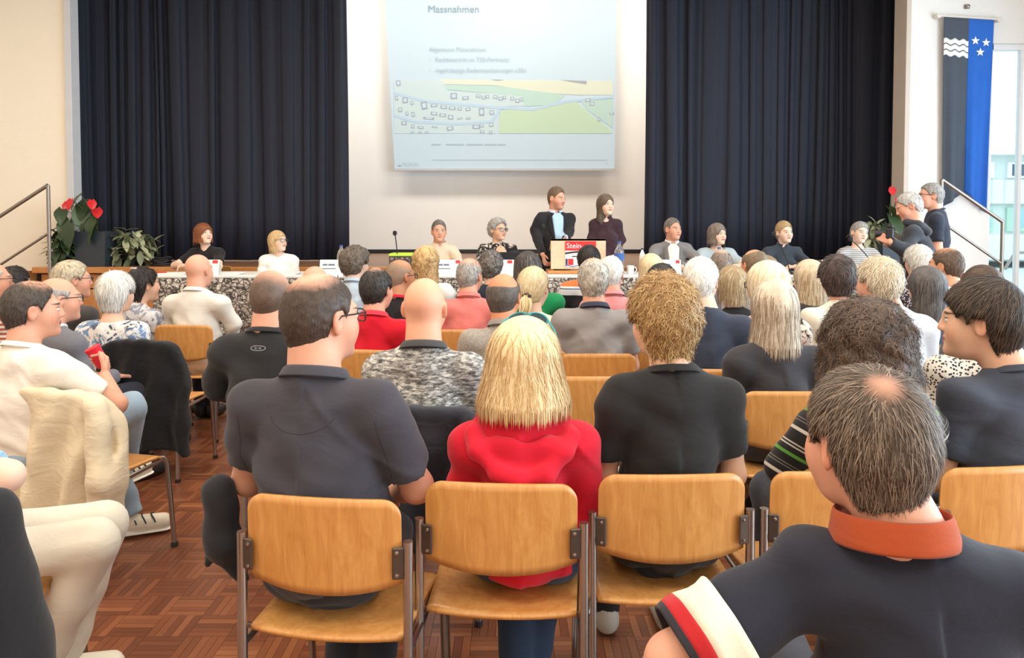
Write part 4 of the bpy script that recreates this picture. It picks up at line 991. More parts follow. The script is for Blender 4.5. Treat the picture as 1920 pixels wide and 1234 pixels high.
m32 = person('woman in a black and white leopard print top', 1822, 545, 430, 'the woman in leopard print top', tyaw=4, fem=1, sw=.185, bulk=1.15, hair=bob(), **SALT, pat='leopard', shirt=(212, 206, 196), c2=(50, 46, 46), sleeve='long', pscale=1.3)
# --- further rows
def crowd(*rows):
    for lab, who, px, py, s_, kw in rows: person(lab, px, py, s_, who, **kw)
crowd(
 ('bald man in a pale blue shirt behind the charcoal polo', 'the bald man in pale blue shirt', 592, 499, 298, dict(skin='r', shirt=(190, 214, 236), sleeve='half', hyaw=-10, hx=.0, bulk=1.1, J=dict(elR=A3(.28, .05, .78)))),
 ('man with bushy grey brown curls in a light blue shirt', 'the man with bushy curls', 668, 468, 240, dict(hyaw=-35, tyaw=-10, hair=curly(t=.036), hc1=(84, 74, 66), hc2=(150, 136, 124), shirt=(190, 208, 224), sleeve='long', coll='shirt', skin='p')),
 ('man with black hair in a red polo shirt', 'the man in red polo', 707, 506, 330, dict(hyaw=-22, tyaw=-10, hair=sh(t=.012), **BLK, bald=((0, -.02, .13), .03, .03), shirt=(208, 22, 44), coll='polo', collc=(222, 60, 76), skin='r')),
 ('man with cropped hair and glasses in a black shirt with red collar', 'the man with red collar', 752, 488, 275, dict(hyaw=-45, tyaw=-10, hair=buzz(), hc1=(120, 96, 78), hc2=(160, 134, 112), bald=((0, .02, .11), .085, .03), shirt=(40, 38, 40), coll='crew', collc=(190, 30, 50), gl='rect', skin='d')),
 ('woman with long wavy honey blond hair in a white top', 'the woman with wavy blond hair', 800, 466, 240, dict(fem=1, hyaw=-10, hair=lng(t=.024, zcut=-.20, curl=1.1, cf=1.3, w=.10, flow=(.5, 1, .4), lump=.006), hc1=(150, 110, 66), hc2=(220, 184, 130), shirt=(236, 232, 228))),
 ('man with thin grey hair in a salmon pink shirt', 'the man in salmon shirt', 881, 486, 280, dict(hyaw=-22, tyaw=-4, bulk=1.1, sw=.19, hair=sh(t=.006), **GREY, bald=((0, .005, .12), .08, .03), shirt=(226, 130, 124), sleeve='half', coll='shirt', skin='r')),
 ('person with short dark grey curls in a navy top', 'the person with dark grey curls', 921, 473, 240, dict(hyaw=-8, fem=1, hair=curly(t=.02), hc1=(70, 64, 60), hc2=(150, 142, 136), shirt=(40, 46, 62), sleeve='long')),
 ('balding man in a heathered grey brown shirt', 'the balding man in heathered shirt', 945, 513, 380, dict(hyaw=-16, bulk=1.06, hair=ring(br=.098, bc=(0, -.03, .125), t=.009, n=1200), hc1=(70, 62, 58), hc2=(130, 120, 112), pat='heather', shirt=(150, 142, 134), c2=(176, 168, 158), coll='shirt', skin=(222, 150, 112))),
 ('woman with a dark grey streaked bob in a green top', 'the woman in green top', 990, 475, 272, dict(fem=1, hyaw=-6, hair=bob(zcut=-.10), hc1=(64, 58, 56), hc2=(136, 130, 128), shirt=(24, 140, 84), sleeve='long', hx=-.03)),
 ('man with grey hair in a grey polo shirt with navy collar', 'the man in grey polo', 1113, 488, 340, dict(hyaw=-6, bulk=1.12, sw=.188, hair=sh(t=.013, n=1500, L=.035, nape=-.085), hc1=(126, 116, 106), hc2=(212, 206, 196), bald=((0, -.02, .135), .042, .03), shirt=(150, 146, 146), coll='polo', collc=(58, 62, 80), skin='r', fold=1.3)),
 ('person in an orange, black and white sports jacket', 'the person in orange sports jacket', 1104, 462, 240, dict(hyaw=-4, bulk=1.15, sw=.19, hair=fluffy(t=.014), **BLK, pat='bands', shirt=(240, 120, 66), c2=(214, 50, 66), sleeve='long', zf=0)),
 ('white haired man with pale pink collar behind the grey polo man', 'the white haired man with pink collar', 1146, 482, 282, dict(hyaw=-20, hair=sh(), **WHITE, shirt=(226, 150, 150), coll='shirt', sleeve='long', skin='r')),
 ('woman with straight white blond hair in a grey top', 'the woman with white blond hair', 1219, 478, 240, dict(fem=1, hyaw=14, hair=bob(zcut=-.085, t=.014), **PLAT, shirt=(110, 108, 106), sleeve='long', hx=.02)),
 ('person with sleek black hair behind the curly blond boy', 'the person with sleek black hair', 1240, 498, 312, dict(fem=1, hair=bob(zcut=-.1), **BLK, shirt=(60, 60, 66), sleeve='long')),
 ('white haired man with pink scalp and red glasses in navy shirt', 'the white haired man in navy', 1315, 485, 378, dict(hyaw=-28, tyaw=-6, hair=sh(t=.012, L=.035, n=1300), **WHITE, bald=((.01, -.01, .13), .04, .035), gl='rect', glc=(190, 40, 50), shirt=(56, 62, 78), skin='p', hx=-.02)),
 ('man with thin brown grey hair in the second row', 'the man with thin brown hair', 1352, 471, 240, dict(hair=sh(t=.008), hc1=(112, 98, 88), hc2=(160, 146, 134), bald=((0, -.01, .13), .05, .03), shirt=(110, 116, 126), sleeve='long')),
 ('woman with a short ash blond bob in a black top', 'the woman with ash blond bob', 1372, 503, 300, dict(fem=1, hair=bob(t=.022, zcut=-.085, flare=.008, n=1300), hc1=(160, 138, 104), hc2=(222, 206, 174), shirt=(40, 40, 44), sleeve='half', skin='p')),
 ('balding man with brown fringe in a light grey shirt', 'the balding man in light grey', 1413, 468, 270, dict(hyaw=18, hair=ring(br=.07), hc1=(110, 92, 72), hc2=(166, 146, 120), shirt=(186, 182, 180), sleeve='long', skin='t')),
 ('person with light brown hair in the second row', 'the person with light brown hair', 1436, 483, 222, dict(fem=1, hair=fluffy(), hc1=(150, 126, 100), hc2=(206, 186, 158), shirt=(150, 146, 140), sleeve='long')),
 ('woman with pale blond hair and glasses in a red floral blouse', 'the woman in red floral blouse', 1437, 496, 362, dict(fem=1, hyaw=24, sw=.182, bulk=1.1, hair=bob(t=.024, zcut=-.085, flare=.005, n=1300), **PLAT, pat='floral', shirt=(232, 222, 212), c2=(60, 50, 48), c3=(186, 60, 74), sleeve='long', gl='rect', pscale=1.6, hx=.01)),
 ('woman with long half tied blond hair', 'the woman with long blond hair', 1516, 490, 295, dict(fem=1, hyaw=6, hair=lng(n=1500, zcut=-.32, w=.088), hc1=(176, 146, 106), hc2=(238, 226, 204), shirt=(60, 58, 62), sleeve='half')),
 ('woman with short dark brown hair in a cream sweater', 'the woman in cream sweater', 1569, 484, 330, dict(fem=1, hyaw=-6, hair=fluffy(t=.026, n=1500, nape=-.09), hc1=(52, 42, 40), hc2=(104, 86, 80), shirt=(238, 232, 212), sleeve='half', coll='crew', skin='r')),
 ('white haired man with wispy hair in a light grey shirt', 'the man with wispy white hair', 1646, 486, 385, dict(hyaw=20, tyaw=4, hair=fluffy(t=.018, n=1600), hc1=(200, 184, 156), hc2=(246, 238, 222), bald=((.03, .0, .12), .03, .03), shirt=(206, 206, 210), skin='r', bulk=1.1, hx=-.05)),
 ('woman with long dark grey hair in a blue top', 'the woman with long dark hair', 1735, 503, 318, dict(fem=1, hair=lng(n=1300, zcut=-.22, t=.018, w=.092), **DGREY, shirt=(60, 84, 112), sleeve='half')),
 ('woman with short white hair in a dark patterned blouse', 'the woman in dark patterned blouse', 1721, 463, 245, dict(fem=1, hair=fluffy(t=.022), **WHITE, pat='leopard', shirt=(54, 50, 54), c2=(196, 180, 184), sleeve='long', pscale=1.2, hx=.06)),
 ('dark haired man with a bald crown in a pale shirt', 'the man with bald crown', 1772, 467, 282, dict(hyaw=38, tyaw=6, hair=sh(t=.008), **BRN, bald=((0, .0, .125), .055, .025), shirt=(226, 226, 230), skin='t')),
 ('person with dark brown hair behind the boy in slate', 'the person with dark brown hair', 1840, 502, 350, dict(fem=1, hair=bob(), **BRN, shirt=(96, 98, 106), sleeve='long')),
)
# an unoccupied chair in the middle
w_ = P(1100, HOR, FPX / 425); add_chair((w_[0], w_[1] + .22), 0, 'standing empty in front of the woman in red hoodie')
# ================================================================== garments and details of the nearest people
def near_details():
    # charcoal polo: yoke seam
    g = a1['sd']; m = cloth('seam_thread', (48, 46, 52), bump=0); nz = a1['nb'][2]
    x = np.linspace(-.085, .085, 24); z = nz - .075 - .055 * np.sqrt(np.maximum(0, 1 - (x / .09) ** 2)); y = back_y(g, x, z) + .0005
    MB().tube(np.stack([x, y, z], 1), .0012, 6).build('yoke_seam', m, a1['top'], True)
    for k in (-1, 1):
        zz = np.linspace(nz - .10, nz - .30, 16); xx = k * (.185 + .02 * np.sin((nz - .1 - zz) * 9)); yy = back_y(g, xx, zz) + .0004
        MB().tube(np.stack([xx, yy, zz], 1), .0012, 6).build('sleeve_seam', m, a1['top'], True)
    # red hoodie: hood lying on the back
    n = a2['nb']; s = S(); sd2 = a2['sd']
    yb = lambda x, z: float(back_y(sd2, np.array([x]), np.array([z]))[0])
    pts = [(-.115, .02, -.02), (-.135, -.055, -.045), (-.115, -.105, -.085), (-.065, -.135, -.125), (0, -.145, -.145), (.065, -.135, -.125), (.115, -.105, -.085), (.135, -.055, -.045), (.115, .02, -.02)]
    ps = [n + A3(*p) for p in pts]
    for p, q_ in zip(ps[:-1], ps[1:]): s.rc(p, q_, .024, .024, .012)
    s.ell(n + A3(0, -.085, -.085), (.115, .05, .055), .02)
    s.ell(n + A3(0, -.075, .0), (.095, .06, .062), .014, 's')
    s.fn(lambda p: .004 * np.sin(p[:, 2] * 60 + 20 * np.abs(p[:, 0])) + .003 * np.sin(p[:, 0] * 55), op='d')
    hm = cloth('hood_cloth', (206, 26, 50)); sculpt('hood', s, .0065, hm, a2['top'])
    # sunglasses pushed up on the head
    T = a2['T']; tl = mat('teal_plastic', (40, 150, 160), .3)
    e = MB(); L = MB()
    for k in (-1, 1):
        a = np.linspace(0, 2 * math.pi, 20, endpoint=False); x = k * .034 + .028 * np.cos(a); zz = .122 + .0 * a + .012 * np.sin(a); y = .062 + .022 * np.sin(a)
        e.tube(T(np.stack([x, y, zz - np.abs(x) * .28 + .012], 1)), .0028, 6, True); L.add(T(np.stack([x, y, zz - np.abs(x) * .28 + .012], 1)), [list(range(20))])
        e.tube(T(np.array([[k * .062, .055, .122], [k * .085, .02, .095], [k * .104, -.02, .055], [k * .100, -.05, .03]])), .003, 6)
    e.tube(T(np.array([[-.008, .06, .136], [0, .058, .140], [.008, .06, .136]])), .0028, 6)
    sg = e.build('sunglasses', tl, a2['root'], True); L.build('lens', mat('dark_lens', (40, 60, 66), .1), sg)
    # nearest man: orange collar and banded sleeve
    oc = cloth('orange_collar', (166, 74, 40), bump=.3); n = n1['nb']
    collar('collar', n + A3(-.030, .004, -.010), .088, .094, .052, .012, oc, n1['top'], rotm(-.1, -.16, -.04), .05, .006, dip=.0)
    shL, elL = n1['jn']['shL'], n1['jn']['elL']; ax = (elL - shL); ln = np.linalg.norm(ax); ax = ax / ln
    for t0, t1, r, cc, nm in ((.60, .80, .083, (236, 226, 206), 'white_band'), (.80, .89, .083, (176, 34, 40), 'red_band'), (.89, .935, .083, (44, 40, 46), 'sleeve_hem')):
        u = np.cross(ax, A3(0, 0, 1)); u /= np.linalg.norm(u); v = np.cross(ax, u); ang = np.linspace(0, 2 * math.pi, 40)
        tt = np.linspace(t0, t1, 5); V = np.array([shL + ax * ln * t + (r + .004 * math.sin(3 * a_ + t * 20) + .002 * math.sin(7 * a_)) * (math.cos(a_) * u + math.sin(a_) * v) for t in tt for a_ in ang[:-1]])
        nn = 39; F = np.array([(i * nn + k, i * nn + (k + 1) % nn, (i + 1) * nn + (k + 1) % nn, (i + 1) * nn + k) for i in range(4) for k in range(nn)])
        o = obj(nm, mesh_np(nm, V, F), cloth(nm + '_cloth', cc), n1['top']); md = o.modifiers.new('thickness', 'SOLIDIFY'); md.thickness = .004
    # emblem on the black sports shirt
    g = m1['sd']; z0 = m1['nb'][2] - .055; mg = mat('emblem_grey', (150, 150, 152), .6)
    a = np.linspace(0, 2 * math.pi, 30, endpoint=False); x = .030 * np.sign(np.cos(a)) * np.abs(np.cos(a)) ** .6; z = z0 + .009 * np.sin(a)
    MB().tube(np.stack([x, back_y(g, x, z), z], 1), .0017, 6, True).build('emblem', mg, m1['top'], True)
    for zc_, sg in ((.0035, 1), (-.0035, -1)):
        x = np.linspace(-.014, .014, 9); z = z0 + zc_ - sg * .004 * (1 - (x / .014) ** 2); MB().tube(np.stack([x, back_y(g, x, z), z], 1), .0014, 6).build('emblem_arc', mg, m1['top'], True)
    # striped top: pale green bag strap edge seen beside the shoulder
    # red cup in the hand of the man in white
    w = l1['jn']['wrR'] + A3(-.085, .055, .075); tr = l1['tr']; b = l1['base']
    wx = (b[0] + math.cos(tr) * w[0] - math.sin(tr) * w[1], b[1] + math.sin(tr) * w[0] + math.cos(tr) * w[1], w[2])
    c = empty('cup', wx, .3, 'red plastic cup in the hand of the man in white', 'cup'); rp = mat('red_plastic', (226, 36, 58), .35)
    MB().lathe([(.024, -.05), (.027, -.045), (.033, .045), (.034, .048), (.031, .048), (.026, -.04), (0, -.042)], (0, 0, 0), 20).build('body', rp, c, True); MB().lathe([(.0345, .044), (.036, .047), (.0345, .051)], (0, 0, 0), 20).build('rim', rp, c, True)
    c.rotation_euler = (R(14), R(-24), 0)
    # hair clip, ponytail
near_details()
def ponytail():
    I = person('woman with a blond ponytail in a cream top', 1001, 503, 330, 'the woman with blond ponytail', fem=1, tyaw=-6, hyaw=-22, hair=sh(t=.014, L=.06, n=1100, flow=(-.5, .2, .12), whorl=(0, -.10, -.03), nape=-.07), **PLAT, shirt=(240, 230, 208), sleeve='half', skin='p', hx=.0)
    T = I['T']; rng = np.random.default_rng(2); mb = MB(); hm = hair_mat((206, 176, 120), (248, 234, 200))
    for i in range(70):
        a, r = rng.uniform(0, 6.28), rng.uniform(0, 1) ** .5; dx, dy = r * math.cos(a), r * math.sin(a); t = np.linspace(0, 1, 9)
        V = np.stack([dx * (.012 + .026 * np.sin(t * 2.6)) + .008 * np.sin(t * 7 + a), -.112 - .035 * np.sin(t * 2.2) + dy * (.01 + .02 * np.sin(t * 2.6)), -.03 - .15 * t * rng.uniform(.85, 1.1)], 1)
        mb.tube(T(V), .0045 * (1 - .6 * t), 5)
    mb.build('ponytail', hm, I['root'], True)
    a = np.linspace(0, 2 * math.pi, 14, endpoint=False); MB().tube(T(np.stack([.017 * np.cos(a), -.112 + .006 * np.sin(a * 3), -.030 + .015 * np.sin(a)], 1)), .011, 8, True).build('hair_tie', cloth('hair_tie_cloth', (60, 58, 60)), I['root'], True)
ponytail()
q_ = l6['T'](np.array([[0, -.07, .125]]))[0]
MB().box(q_, (.05, .02, .015), 0, .005).build('hair_clip', mat('clip_silver', (220, 220, 224), .25, .5), l6['root'])
for sh_ in [c for c in l1['root'].children if c.name.startswith('shoe')]:
    so = obj('sole', _leg['shoe'], mat('sole_white', (240, 236, 226), .6), sh_); so.scale = (1.10, 1.05, .22); so.location = (0, -.003, -.001)
    for y0 in (.02, .06, .10):
        a_ = np.linspace(.25, math.pi - .25, 9); MB().tube(np.stack([.0435 * np.cos(a_), y0 + .02 * np.cos(a_) ** 2 + 0 * a_, .042 + .042 * np.sin(a_)], 1), .0035, 6).build('shoe_stripe', M_BLACKPL, sh_, True)
# ================================================================== jackets hung over chair backs
def jacket(chair, label, c, drop=.45, wide=.27, sleeves=True, seed=0, pat=None, low=None, skew=0., thick=.038, h=.009):
    rng = np.random.default_rng(seed); r = empty('jacket', chair.location, chair.rotation_euler[2], label, 'jacket'); m = cloth('jacket_cloth', c, pat, bump=.5)
    s = S(); zt = .815; zb = zt - drop; p1, p2 = rng.uniform(0, 6, 2)
    def slab(p):
        k = np.clip(p[:, 0] / .2, -1.4, 1.4); yc = -.238 + .028 * k ** 2 - .045 * (p[:, 2] - .66) - .02 * np.clip((.62 - p[:, 2]) / .3, 0, 1.5)
        yc = yc - (.010 + .022 * np.clip((zt - p[:, 2]) / .35, 0, 1.2)) * np.sin(p[:, 0] * 34 + p1 + 2 * np.sin(p[:, 2] * 5)) * .8
        zl = zb + skew * p[:, 0] + .02 * np.sin(p[:, 0] * 15 + p2); wd = wide * (.80 + .30 * np.clip((zt - p[:, 2]) / .25, 0, 1))
        top = zt + .004 - .02 * k ** 2 * (np.abs(k) < 9) - .09 * np.clip(np.abs(p[:, 0]) - .16, 0, 1) 
        d = np.abs(p[:, 1] - yc) - thick; d = smax(d, np.abs(p[:, 0]) - wd, .03); d = smax(d, p[:, 2] - top, .03); return smax(d, zl - p[:, 2], .015)
    s.fn(slab, (0, -.25, (zt + zb) / 2), A3(wide * 1.2, .12, (zt - zb) / 2 + .06))
    if sleeves:
        for k in (-1, 1):
            a = A3(k * wide * .82, -.255, zt - .06); b = a + A3(k * .035, -.015, -.28); cc = b + A3(-k * .01, .0, -.24)
            s.rc(a, b, .042, .050, .03).rc(b, cc, .050, .042, .03)
    s.fn(lambda p: .006 * np.sin(p[:, 2] * 30 + 4 * np.sin(p[:, 0] * 12 + p1)) * np.sin(p[:, 0] * 25), op='d')
    sculpt('shell', s, h, m, r); return r
jk = jacket(l5['chair'], 'black jacket hung over the chair of the white haired woman', (30, 30, 32), .62, .26, False, 1, skew=-.12)
jk = jacket(l1['chair'], 'cream jacket draped over the chair of the man in white', (228, 212, 182), .56, .30, True, 2, h=.007)
jacket(m7['chair'], 'dark navy jacket hung over the chair of the bald man', (48, 50, 58), .45, .25, True, 3)
# dark jacket lying over the knees beside the charcoal polo man
def knee_jacket():
    q = P(412, 985, 2.05); r = empty('jacket', (q[0], q[1], 0), 0, 'dark jacket hanging beside the man in charcoal polo', 'jacket'); s = S(); z = q[2]
    s.rc((0, 0, z + .10), (.01, .0, z - .05), .045, .05, .03).rc((.01, 0, z - .05), (.05, .02, z - .16), .045, .012, .03).rc((-.01, .01, z), (-.035, .0, z - .11), .028, .006, .02)
    s.fn(lambda p: .003 * np.sin(p[:, 2] * 60 + 30 * p[:, 0]), op='d'); sculpt('shell', s, .006, cloth('jacket_cloth', (44, 44, 48)), r)
knee_jacket()
def edge_jacket():
    a, b = P(18, 985, 1.40), P(40, 1225, 1.40); r = empty('jacket', (a[0], a[1], 0), 0, 'black jacket hanging down at the lower left corner', 'jacket'); s = S(); o = A3(a[0], a[1], 0)
    s.rc(a - o + A3(-.06, 0, 0), b - o + A3(-.05, .02, 0), .06, .085, .02).rc(b - o + A3(-.05, .02, 0), b - o + A3(-.05, .02, -.25), .085, .08, .02).rc(a - o + A3(-.06, 0, 0), b - o + A3(-.20, .02, -.1), .06, .09, .04)
    s.fn(lambda p: .006 * np.sin(p[:, 0] * 70 + 6 * p[:, 2]) + .004 * np.sin(p[:, 2] * 30), op='d'); sculpt('shell', s, .007, cloth('jacket_cloth', (30, 30, 32)), r)
edge_jacket()
# ================================================================== panel tables and what stands on them
TF, TD = 7.55, .65; TZ = ZP + .75
M_TOP = mat('table_top_white', (236, 234, 230), .5)
xs = np.linspace(P(288, 515, TF)[0], P(1668, 515, TF)[0], 5)
tl_ = ('at the left end of the panel', 'left of the lectern', 'right of the lectern', 'at the right end of the panel')
for i in range(4):
    e = empty('panel_table', ((xs[i] + xs[i + 1]) / 2, TF + TD / 2, ZP), 0, 'white topped folding table ' + tl_[i], 'table', 'panel tables'); w = xs[i + 1] - xs[i] - .01
    MB().box((0, 0, .735), (w, TD, .03), 0, .006).build('tabletop', M_TOP, e)
    for sx in (-1, 1):
        for sy in (-1, 1): MB().tube([(sx * (w / 2 - .08), sy * .25, 0), (sx * (w / 2 - .08), sy * .25, .72)], .016, 10).build('leg', M_CHROME, e, True)
M_STONE = cloth('pebble_print', (226, 218, 208), 'stones', (150, 136, 124), (52, 46, 44), bump=.1)
L_ = xs[4] - xs[0]
def skirt(u, v): return xs[0] + L_ * u, TF - .018 - .012 * (1 - v) * (np.sin(u * 150) + .6 * np.sin(u * 61 + 1)), .01 + (TZ - .035) * v
tag(grid_mesh('tablecloth', skirt, 420, 6, M_STONE, None, .003), 'long table skirt printed with grey and white pebbles', 'tablecloth')
def on_table(px, d): return A3(P(px, 500, d)[0], d, TZ)
M_PET = mat('clear_plastic', (226, 236, 242), .08, trans=.9); M_WATER = mat('water', (206, 224, 236), .05, trans=.9)
def bottle(px, d, hgt, r, label, lab=None, cap=(60, 96, 160), body=None):
    e = empty('bottle', on_table(px, d), 0, label, 'bottle'); prof = [(r * .8, 0), (r, .01), (r, hgt * .30), (r * .92, hgt * .36), (r, hgt * .42), (r, hgt * .66), (r * .8, hgt * .78), (r * .34, hgt * .9), (r * .34, hgt * .95)]
    MB().lathe(prof, (0, 0, 0), 18).build('body', body or M_PET, e, True); MB().lathe([(r * .40, hgt * .94), (r * .40, hgt), (0, hgt)], (0, 0, 0), 14).build('cap', mat('bottle_cap', cap, .4), e, True)
    if lab: MB().lathe([(r * 1.02, hgt * .42), (r * 1.02, hgt * .64)], (0, 0, 0), 18).build('paper_band', mat('bottle_label', lab, .6), e, True)
bottle(640, 7.75, .30, .045, 'clear water bottle beside the name card of the woman in white', None)
bottle(672, 7.9, .30, .042, 'clear water bottle behind the bushy curls', None, (40, 40, 44))
bottle(1161, 7.7, .34, .052, 'large clear water bottle with blue band right of the lectern', (70, 110, 180))
bottle(1204, 8.0, .26, .032, 'white drinking flask with black lid', None, (30, 30, 32), mat('flask_white', (240, 240, 240), .4))
bottle(1348, 7.72, .28, .043, 'clear water bottle in front of the woman in grey blue', (226, 228, 230))
def cup(px, d, label):
    e = empty('cup', on_table(px, d), 0, label, 'cup'); m = mat('cup_white', (240, 238, 234), .4)
    MB().lathe([(.028, 0), (.036, .01), (.038, .09), (.035, .09), (.033, .012), (0, .012)], (0, 0, 0), 18).build('body', m, e, True)
    a = np.linspace(-1.4, 1.4, 10); MB().tube(np.stack([.036 + .028 * np.cos(a), 0 * a, .047 + .028 * np.sin(a)], 1), .005, 8).build('handle', m, e, True)
cup(1182, 7.72, 'white cup beside the large water bottle')
M_CARD = mat('card_white', (244, 243, 240), .7); M_INK = mat('ink_blue_grey', (110, 122, 150), .7); M_RED = mat('sign_red', (222, 50, 52), .6)
def plate(px, pyb, w, label, logo=True):
    e = empty('name_card', on_table(px, 7.62), 0, label, 'name card', 'folded name cards'); hh = .155
    MB().add([(-w / 2, -.05, 0), (w / 2, -.05, 0), (w / 2, 0, hh), (-w / 2, 0, hh), (w / 2, .05, 0), (-w / 2, .05, 0)], [(0, 1, 2, 3), (3, 2, 4, 5)]).build('card', M_CARD, e)
    def ln(x0, x1, z, t): 
        y = lambda zz: -.05 + .05 * zz / hh - .0015
        MB().add([(x0, y(z), z), (x1, y(z), z), (x1, y(z + t), z + t), (x0, y(z + t), z + t)], [(0, 1, 2, 3)]).build('printed_line', M_INK, e)
    x = -w * .40
    for k in (.16, .22): ln(x, x + w * k, .095, .018); x += w * (k + .03)
    ln(-w * .4, w * .05, .062, .009)
    if logo:
        y = lambda zz: -.05 + .05 * zz / hh - .0015
        MB().add([(w * .26, y(.118), .118), (w * .44, y(.118), .118), (w * .44, y(.15), .15), (w * .26, y(.15), .15)], [(0, 1, 2, 3)]).build('printed_logo', M_RED, e)
for px, w, lb in ((385, .30, 'folded name card in front of the woman in black at the left'), (628, .30, 'folded white name card next to the small water bottle'), (842, .26, 'folded white name card in front of the man in beige'), (938, .28, 'folded white name card in front of the curly grey woman'), (1256, .22, 'folded white name card in front of the grey suit'), (1412, .22, 'folded white name card between the two women on the right'), (1566, .28, 'folded white name card at the right end of the table')): plate(px, 0, w, lb)
def mic(px, d, hp, label, bend=.06):
    e = empty('microphone', on_table(px, d), 0, label, 'microphone', 'gooseneck microphones'); top = P(hp[0], hp[1], d); bx = P(px, 500, d)[0]; q = top - A3(bx, d, TZ)
    MB().lathe([(.06, 0), (.058, .012), (.03, .022), (.012, .03), (0, .03)], (0, 0, 0), 18).build('base', M_BLACKPL, e, True)
    t = np.linspace(0, 1, 12); MB().tube(np.stack([q[0] * t ** 1.6, -bend * t ** 3, .025 + (q[2] - .025) * t], 1), .0055, 8).build('gooseneck', M_BLACKPL, e, True)
    MB().lathe([(0, -.028), (.018, -.02), (.023, 0), (.018, .02), (0, .026)], (q[0], -bend, q[2]), 14).build('capsule', mat('mic_foam', (44, 44, 46), .95, bump=.5), e, True)
mic(746, 7.8, (742, 437), 'gooseneck microphone in front of the green rimmed crate'); mic(1008, 7.75, (1018, 424), 'gooseneck microphone left of the lectern'); mic(1480, 7.72, (1447, 438), 'gooseneck microphone in front of the woman in dark blouse'); mic(1640, 7.8, (1590, 448), 'gooseneck microphone at the right end of the table')
def lectern():
    d = 7.78; L, Rr = P(1033, 447, d), P(1136, 447, d); w = Rr[0] - L[0]; hh = .315; e = empty('lectern', A3((L[0] + Rr[0]) / 2, d, TZ), 0, 'pale wooden tabletop lectern with a red sign', 'lectern')
    MB().prism([(-w / 2, .05), (w / 2, .05), (w / 2, .05 + hh), (-w / 2, .05 + hh)], 0, .022).build('front_board', M_PALEWOOD, e)
    MB().box((0, .16, .018), (w * 1.12, .42, .035), 0, .005).build('base', M_STAGEWOOD, e)
    for k in (-1, 1):
        s = MB(); V = [(k * w / 2 - k * .01, .022, .035), (k * w / 2 - k * .01, .30, .035), (k * w / 2 - k * .01, .30, .24), (k * w / 2 - k * .01, .022, .34)]
        s.add(V + [(x - k * .02, y, z) for x, y, z in V], [(0, 1, 2, 3), (7, 6, 5, 4), (0, 4, 5, 1), (1, 5, 6, 2), (2, 6, 7, 3), (3, 7, 4, 0)]); s.build('side_board', M_STAGEWOOD, e)
    s = MB(); s.add([(-w / 2, .0, .365), (w / 2, .0, .365), (w / 2, .32, .25), (-w / 2, .32, .25), (-w / 2, .0, .345), (w / 2, .0, .345), (w / 2, .32, .23), (-w / 2, .32, .23)], [(0, 1, 2, 3), (7, 6, 5, 4), (0, 4, 5, 1), (1, 5, 6, 2), (2, 6, 7, 3), (3, 7, 4, 0)]); s.build('reading_board', M_PALEWOOD, e)
    sx0, sx1 = -w * .24, w * .32; sw_ = sx1 - sx0
    sg = MB().box(((sx0 + sx1) / 2, -.004, .205), (sw_, .006, .27)).build('sign', mat('sign_white', (240, 238, 236), .6), e)
    MB().box(((sx0 + sx1) / 2, -.0085, .292), (sw_, .003, .098)).build('sign_red_field', M_RED, sg)
    MB().prism([(sx0 + sw_ * t, .222 + .016 * math.sin(t * math.pi)) for t in np.linspace(0, 1, 13)] + [(sx0 + sw_ * t, .204 + .018 * math.sin(t * math.pi)) for t in np.linspace(1, 0, 13)], -.010, -.007).build('sign_arch', M_BLACKPL, sg)
    for k in (.14, .78): MB().box((sx0 + sw_ * (k + .04), -.0085, .125), (sw_ * .17, .003, .065)).build('sign_red_block', M_RED, sg)
    MB().box((sx0 + sw_ * .045, -.0085, .125), (sw_ * .06, .003, .065)).build('sign_dark_block', mat('sign_navy', (40, 48, 90), .6), sg)
    MB().box((sx0 + sw_ * .30, -.0085, .182), (sw_ * .16, .003, .010)).build('sign_bar', M_BLACKPL, sg)
    x = np.linspace(sx0, sx1, 26); MB().tube(np.stack([x, 0 * x - .008, .082 + .006 * np.sin((x - sx0) / sw_ * 19)], 1), .004, 6).build('sign_wave', mat('sign_blue', (60, 80, 170), .6), sg, True)
    wm = mat('sign_lettering', (250, 246, 244), .6); text('Stein', .078, wm, sg, (sx0 + .012, -.0105, .268)); text('im Fricktal', .033, wm, sg, (sx0 + sw_ * .52, -.0105, .270))
lectern()
def crate():
    d = 7.95; x0, x1 = P(735, 480, d)[0], P(812, 480, d)[0]; w = x1 - x0; hh = .21; e = empty('crate', A3((x0 + x1) / 2, d, TZ), 0, 'dark folding crate with lime green rim on the table', 'crate'); dk = mat('crate_grey', (70, 66, 64), .6); D = .3
    for z in (.008, .068, .128, .178): 
        for y in (-D / 2, D / 2): MB().box((0, y, z), (w, .012, .016)).build('slat', dk, e)
        for k in (-1, 1): MB().box((k * w / 2, 0, z), (.012, D, .016)).build('slat', dk, e)
    for i in range(9):
        for y in (-D / 2, D / 2): MB().box((-w / 2 + w * i / 8, y, .09), (.014, .014, .18)).build('upright', dk, e)
    for i in range(7): MB().box((-w / 2 + w * (i + .5) / 7, -D / 2 + .03, .075 + .02 * (i % 2)), (.045, .04, .12), 0, .008).build('carton', mat('carton_pale', (206, 198, 204), .6), e)
    MB().box((0, 0, .004), (w, D, .008)).build('bottom', dk, e); lg = mat('lime_plastic', (196, 226, 76), .5)
    for y in (-D / 2, D / 2): MB().box((0, y, .197), (w + .015, .022, .026), 0, .004).build('rim', lg, e)
    for k in (-1, 1): MB().box((k * w / 2, 0, .197), (.022, D, .026), 0, .004).build('rim', lg, e)
crate()
